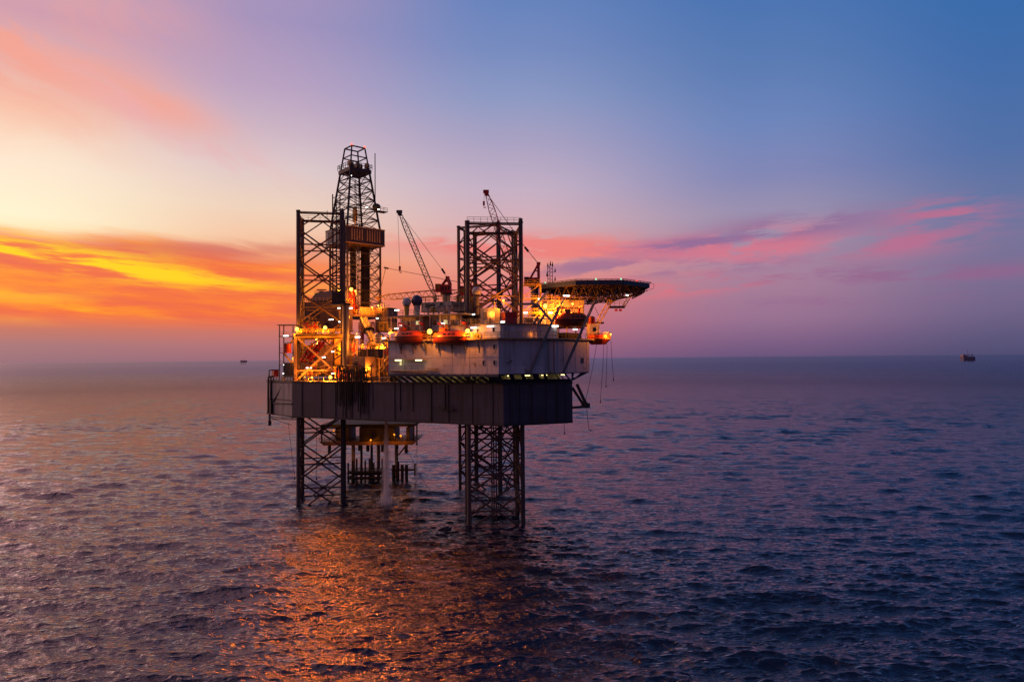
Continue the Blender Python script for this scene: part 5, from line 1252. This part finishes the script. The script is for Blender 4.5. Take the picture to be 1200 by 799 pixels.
for px_, y0 in ((477, 522),): MB().tube(at(478, 519, 203), at(467, 533, 204), .22, 6).build('knee_brace', 'dark_steel', wp)
a_, b_ = at(408, 556, 203), at(448, 556, 203)
mb = MB()
for z in (1.0, 2.6): mb.tube(V3((a_.x, 203, z)), V3((b_.x, 203, z)), .45, 8); mb.tube(V3((a_.x, 210, z)), V3((b_.x, 210, z)), .4, 8); mb.tube(V3((a_.x, 203, z)), V3((a_.x, 210, z)), .4, 8); mb.tube(V3((b_.x, 203, z)), V3((b_.x, 210, z)), .4, 8)
for k in range(9): x_ = a_.x + (b_.x - a_.x) * k / 8; mb.tube(V3((x_, 203, -2)), V3((x_, 203, 5.5 + (k % 3) * .6)), .28, 6)
mb.box(V3(((a_.x + b_.x) / 2, 206, 2.9)), ((b_.x - a_.x), 6, .3)); mb.build('boat_landing', 'dark_steel', wp)
a_ = at(467, 556, 205); mb = MB()
for k in range(4): mb.tube(V3((a_.x - 1.5 + k * 1.3, 205, -2)), V3((a_.x - 1.5 + k * 1.3, 205, 4.5 + (k == 1) * 1)), .5, 6)
mb.box(V3((a_.x + 1.5, 205, 3.0)), (7.2, 1, .5)); mb.tube(V3((a_.x + 5, 205, 1.2)), V3((a_.x + 5, 205, 4.8)), .4, 6); mb.build('boat_fender', 'dark_steel', wp)
wl = ['left end of the wellhead platform', 'middle of the wellhead platform', 'right of centre on the wellhead platform', 'right end of the wellhead platform']
for k, (px_, y_, r_) in enumerate(((391, 505, .34), (434.5, 515.5, .36), (469.5, 510.5, .40), (462, 509, .34))): flood(px_, y_, 198.6 if k != 0 else 199, r_, 'sodium lamp under the rig, ' + wl[k if k < 2 else 5 - k], None)
t = thing('mooring_rope', 'thin slack rope running from the wellhead platform down to the water', 'rope', at(476, 522, 199))
MB().path([at(476, 522, 199), at(486, 545, 190), at(495, 562, 183), at(507, 580, 178)], .06, 5).build('rope', 'dark_steel', t)
t = thing('hanging_hose', 'long thin pipe hanging below the hull right of the wellhead platform', 'hose', at(488.5, 497, 166))
MB().path([at(488.5, 496, 166), at(488.5, 521, 166)], .18, 8).build('pipe', 'dark_steel', t); MB().tube(at(488.5, 519.5, 166), at(488.5, 521.5, 166), .28, 8).build('nozzle', 'dark_steel', t)
for k, (px_, lab) in enumerate(((345.5, 'thin rope hanging to the sea left of the left leg'), (371, 'thin rope hanging inside the left leg'))):
    t = thing('hanging_rope', lab, 'rope', at(px_, 492, 172 + 4 * k)); MB().path([at(px_ - 8 * (1 - k), 494, 173 + 4 * k), at(px_, 560, 173 + 4 * k)], .05, 5).build('rope', 'dark_steel', t); MB().box(at(px_, 560.8, 173 + 4 * k), (.3, .3, .5)).build('end_weight', 'dark_steel', t)

# ------------------------------------------------------------------ cooling water falling from the hull
def jet_mat(name, dens, c):
    m = bpy.data.materials.new(name); m.use_nodes = True; nt = m.node_tree; nt.nodes.clear(); X.nt = nt
    g = nt.nodes.new('ShaderNodeNewGeometry'); sp = nt.nodes.new('ShaderNodeSeparateXYZ'); nt.links.new(g.outputs['Position'], sp.inputs[0])
    v = n_vec(nt, X(sp.outputs[0]) * 2.2, X(sp.outputs[1]) * 2.2, X(sp.outputs[2]) * .35)
    k = n_noise(nt, v, 1.0, 4.0, .6).sstep(.36, .68)
    lw = nt.nodes.new('ShaderNodeAttribute'); lw.attribute_name = 'fade'
    a = k * X(lw.outputs['Fac']) * dens
    tr = nt.nodes.new('ShaderNodeBsdfTransparent'); df_ = nt.nodes.new('ShaderNodeBsdfDiffuse'); df_.inputs[0].default_value = (*c, 1)
    tl = nt.nodes.new('ShaderNodeBsdfTranslucent'); tl.inputs[0].default_value = (*c, 1)
    ad = nt.nodes.new('ShaderNodeMixShader'); ad.inputs[0].default_value = .5; nt.links.new(df_.outputs[0], ad.inputs[1]); nt.links.new(tl.outputs[0], ad.inputs[2])
    mx = nt.nodes.new('ShaderNodeMixShader'); nt.links.new(a.v, mx.inputs[0]); nt.links.new(tr.outputs[0], mx.inputs[1]); nt.links.new(ad.outputs[0], mx.inputs[2])
    o = nt.nodes.new('ShaderNodeOutputMaterial'); nt.links.new(mx.outputs[0], o.inputs[0]); MATS[name] = m
jet_mat('falling_water', .9, (.92, .90, .92)); jet_mat('spray', .32, (.92, .9, .92)); jet_mat('thin_spray', .2, (.92, .9, .92))
def water_jet(label, px_, Y, ztop, r0, r1, m, mist_r, mist_m):
    b = at(px_, 588, Y); b = v2(b.x, Y)
    t = thing('water_jet', label, 'water jet', b, 'streams of water falling from the hull')
    def shell(rf, z0, z1, n, fade, nm, mm, lean=0, seg=14):
        vs, fs, at_ = [], [], []
        for k in range(n + 1):
            f_ = k / n; z = z0 + (z1 - z0) * f_; r_ = rf(f_)
            for i in range(seg): a = 2 * math.pi * i / seg; vs.append(b + v2(math.cos(a) * r_ + lean * (1 - f_) ** 2, math.sin(a) * r_) + UP * z); at_.append(fade(f_))
        for k in range(n):
            for i in range(seg): fs.append((k * seg + i, k * seg + (i + 1) % seg, (k + 1) * seg + (i + 1) % seg, (k + 1) * seg + i))
        o = MB().add(vs, fs).build(nm, mm, t, True)
        a_ = o.data.attributes.new('fade', 'FLOAT', 'POINT'); a_.data.foreach_set('value', at_)
    for j in range(4):
        q = 1 - j * .23
        shell(lambda f_: (r0 * f_ + r1 * (1 - f_) ** 1.0) * q, 0.1, ztop, 14, lambda f_: (.30, .5, .8, 1.0)[j], 'stream' if j == 0 else 'inner_stream', m)
    for j in range(4):
        q = 1 - j * .22
        shell(lambda f_: mist_r * q * math.sqrt(max(0, 1 - f_ ** 1.5)) + .05, -.2, 1.0 + j * 1.1, 8, lambda f_: .9 * (1 - f_) , 'splash', mist_m, seg=18)
water_jet('white stream of water falling from under the hull into the sea', 453, 171, 22.0, .35, 1.75, 'falling_water', 3.2, 'spray')
water_jet('fainter misty stream of water falling right of the white one', 488.5, 161.5, 17.0, .3, .9, 'thin_spray', 3.4, 'spray')

# ------------------------------------------------------------------ far away
mat('far_blue', (0.15, 0.14, 0.22), 0.8)  # haze of distance painted into the far rigs' colours
mat('far_red', (0.40, 0.24, 0.24), 0.8)
dr = thing('distant_rig', 'tiny dark drilling rig on the horizon at the far right', 'rig', v2(2130, 3180))
s_ = 3180 / 800; b0 = at(1136.5, 424, 3180); b0 = v2(b0.x, 3180)
MB().prism([(b0.x - 7 * s_, 3180), (b0.x + 6.5 * s_, 3180), (b0.x + 4 * s_, 3220), (b0.x - 5 * s_, 3220)], 5, 26).build('hull', 'far_blue', dr)
for k in (-4.5, 1.0, 4.5): MB().tube(b0 + v2(k * s_, 10) - UP * 4, b0 + v2(k * s_, 10) + UP * 40, 1.6, 6).build('leg', 'far_blue', dr)
MB().lattice(b0 + v2(0.2 * s_, 15) + UP * 26, b0 + v2(.2 * s_, 15) + UP * 58, 3, 3, 6, .5).build('derrick', 'far_blue', dr)
MB().box(b0 + v2(-3.5 * s_, 20) + UP * 30.6, (5 * s_, 20, 9)).build('quarters', 'far_red', dr); MB().box(b0 + v2(5 * s_, 20) + UP * 33, (3 * s_, 20, 2)).build('helideck', 'far_blue', dr)
ds = thing('distant_rig', 'very tiny reddish platform on the horizon left of the rig', 'rig', v2(-2370, 6000))
s_ = 7.5; b0 = v2(at(284.5, 424, 6000).x, 6000)
MB().prism([(b0.x - 3 * s_, 6000), (b0.x + 3.4 * s_, 6000), (b0.x + 3 * s_, 6040), (b0.x - 3 * s_, 6040)], 20, 36).build('deck', 'far_red', ds)
for k in (-2.2, 0, 2.2): MB().tube(b0 + v2(k * s_, 12) - UP * 4, b0 + v2(k * s_, 12) + UP * 20, 2, 6).build('leg', 'far_red', ds)
for k in (-1.6, 1.4): MB().lattice(b0 + v2(k * s_, 12) + UP * 36, b0 + v2(k * s_, 12) + UP * 52, 8, 8, 4, 1.2).build('tower', 'far_red', ds)
for o in scene.objects:
    if '_o' in o: del o['_o']
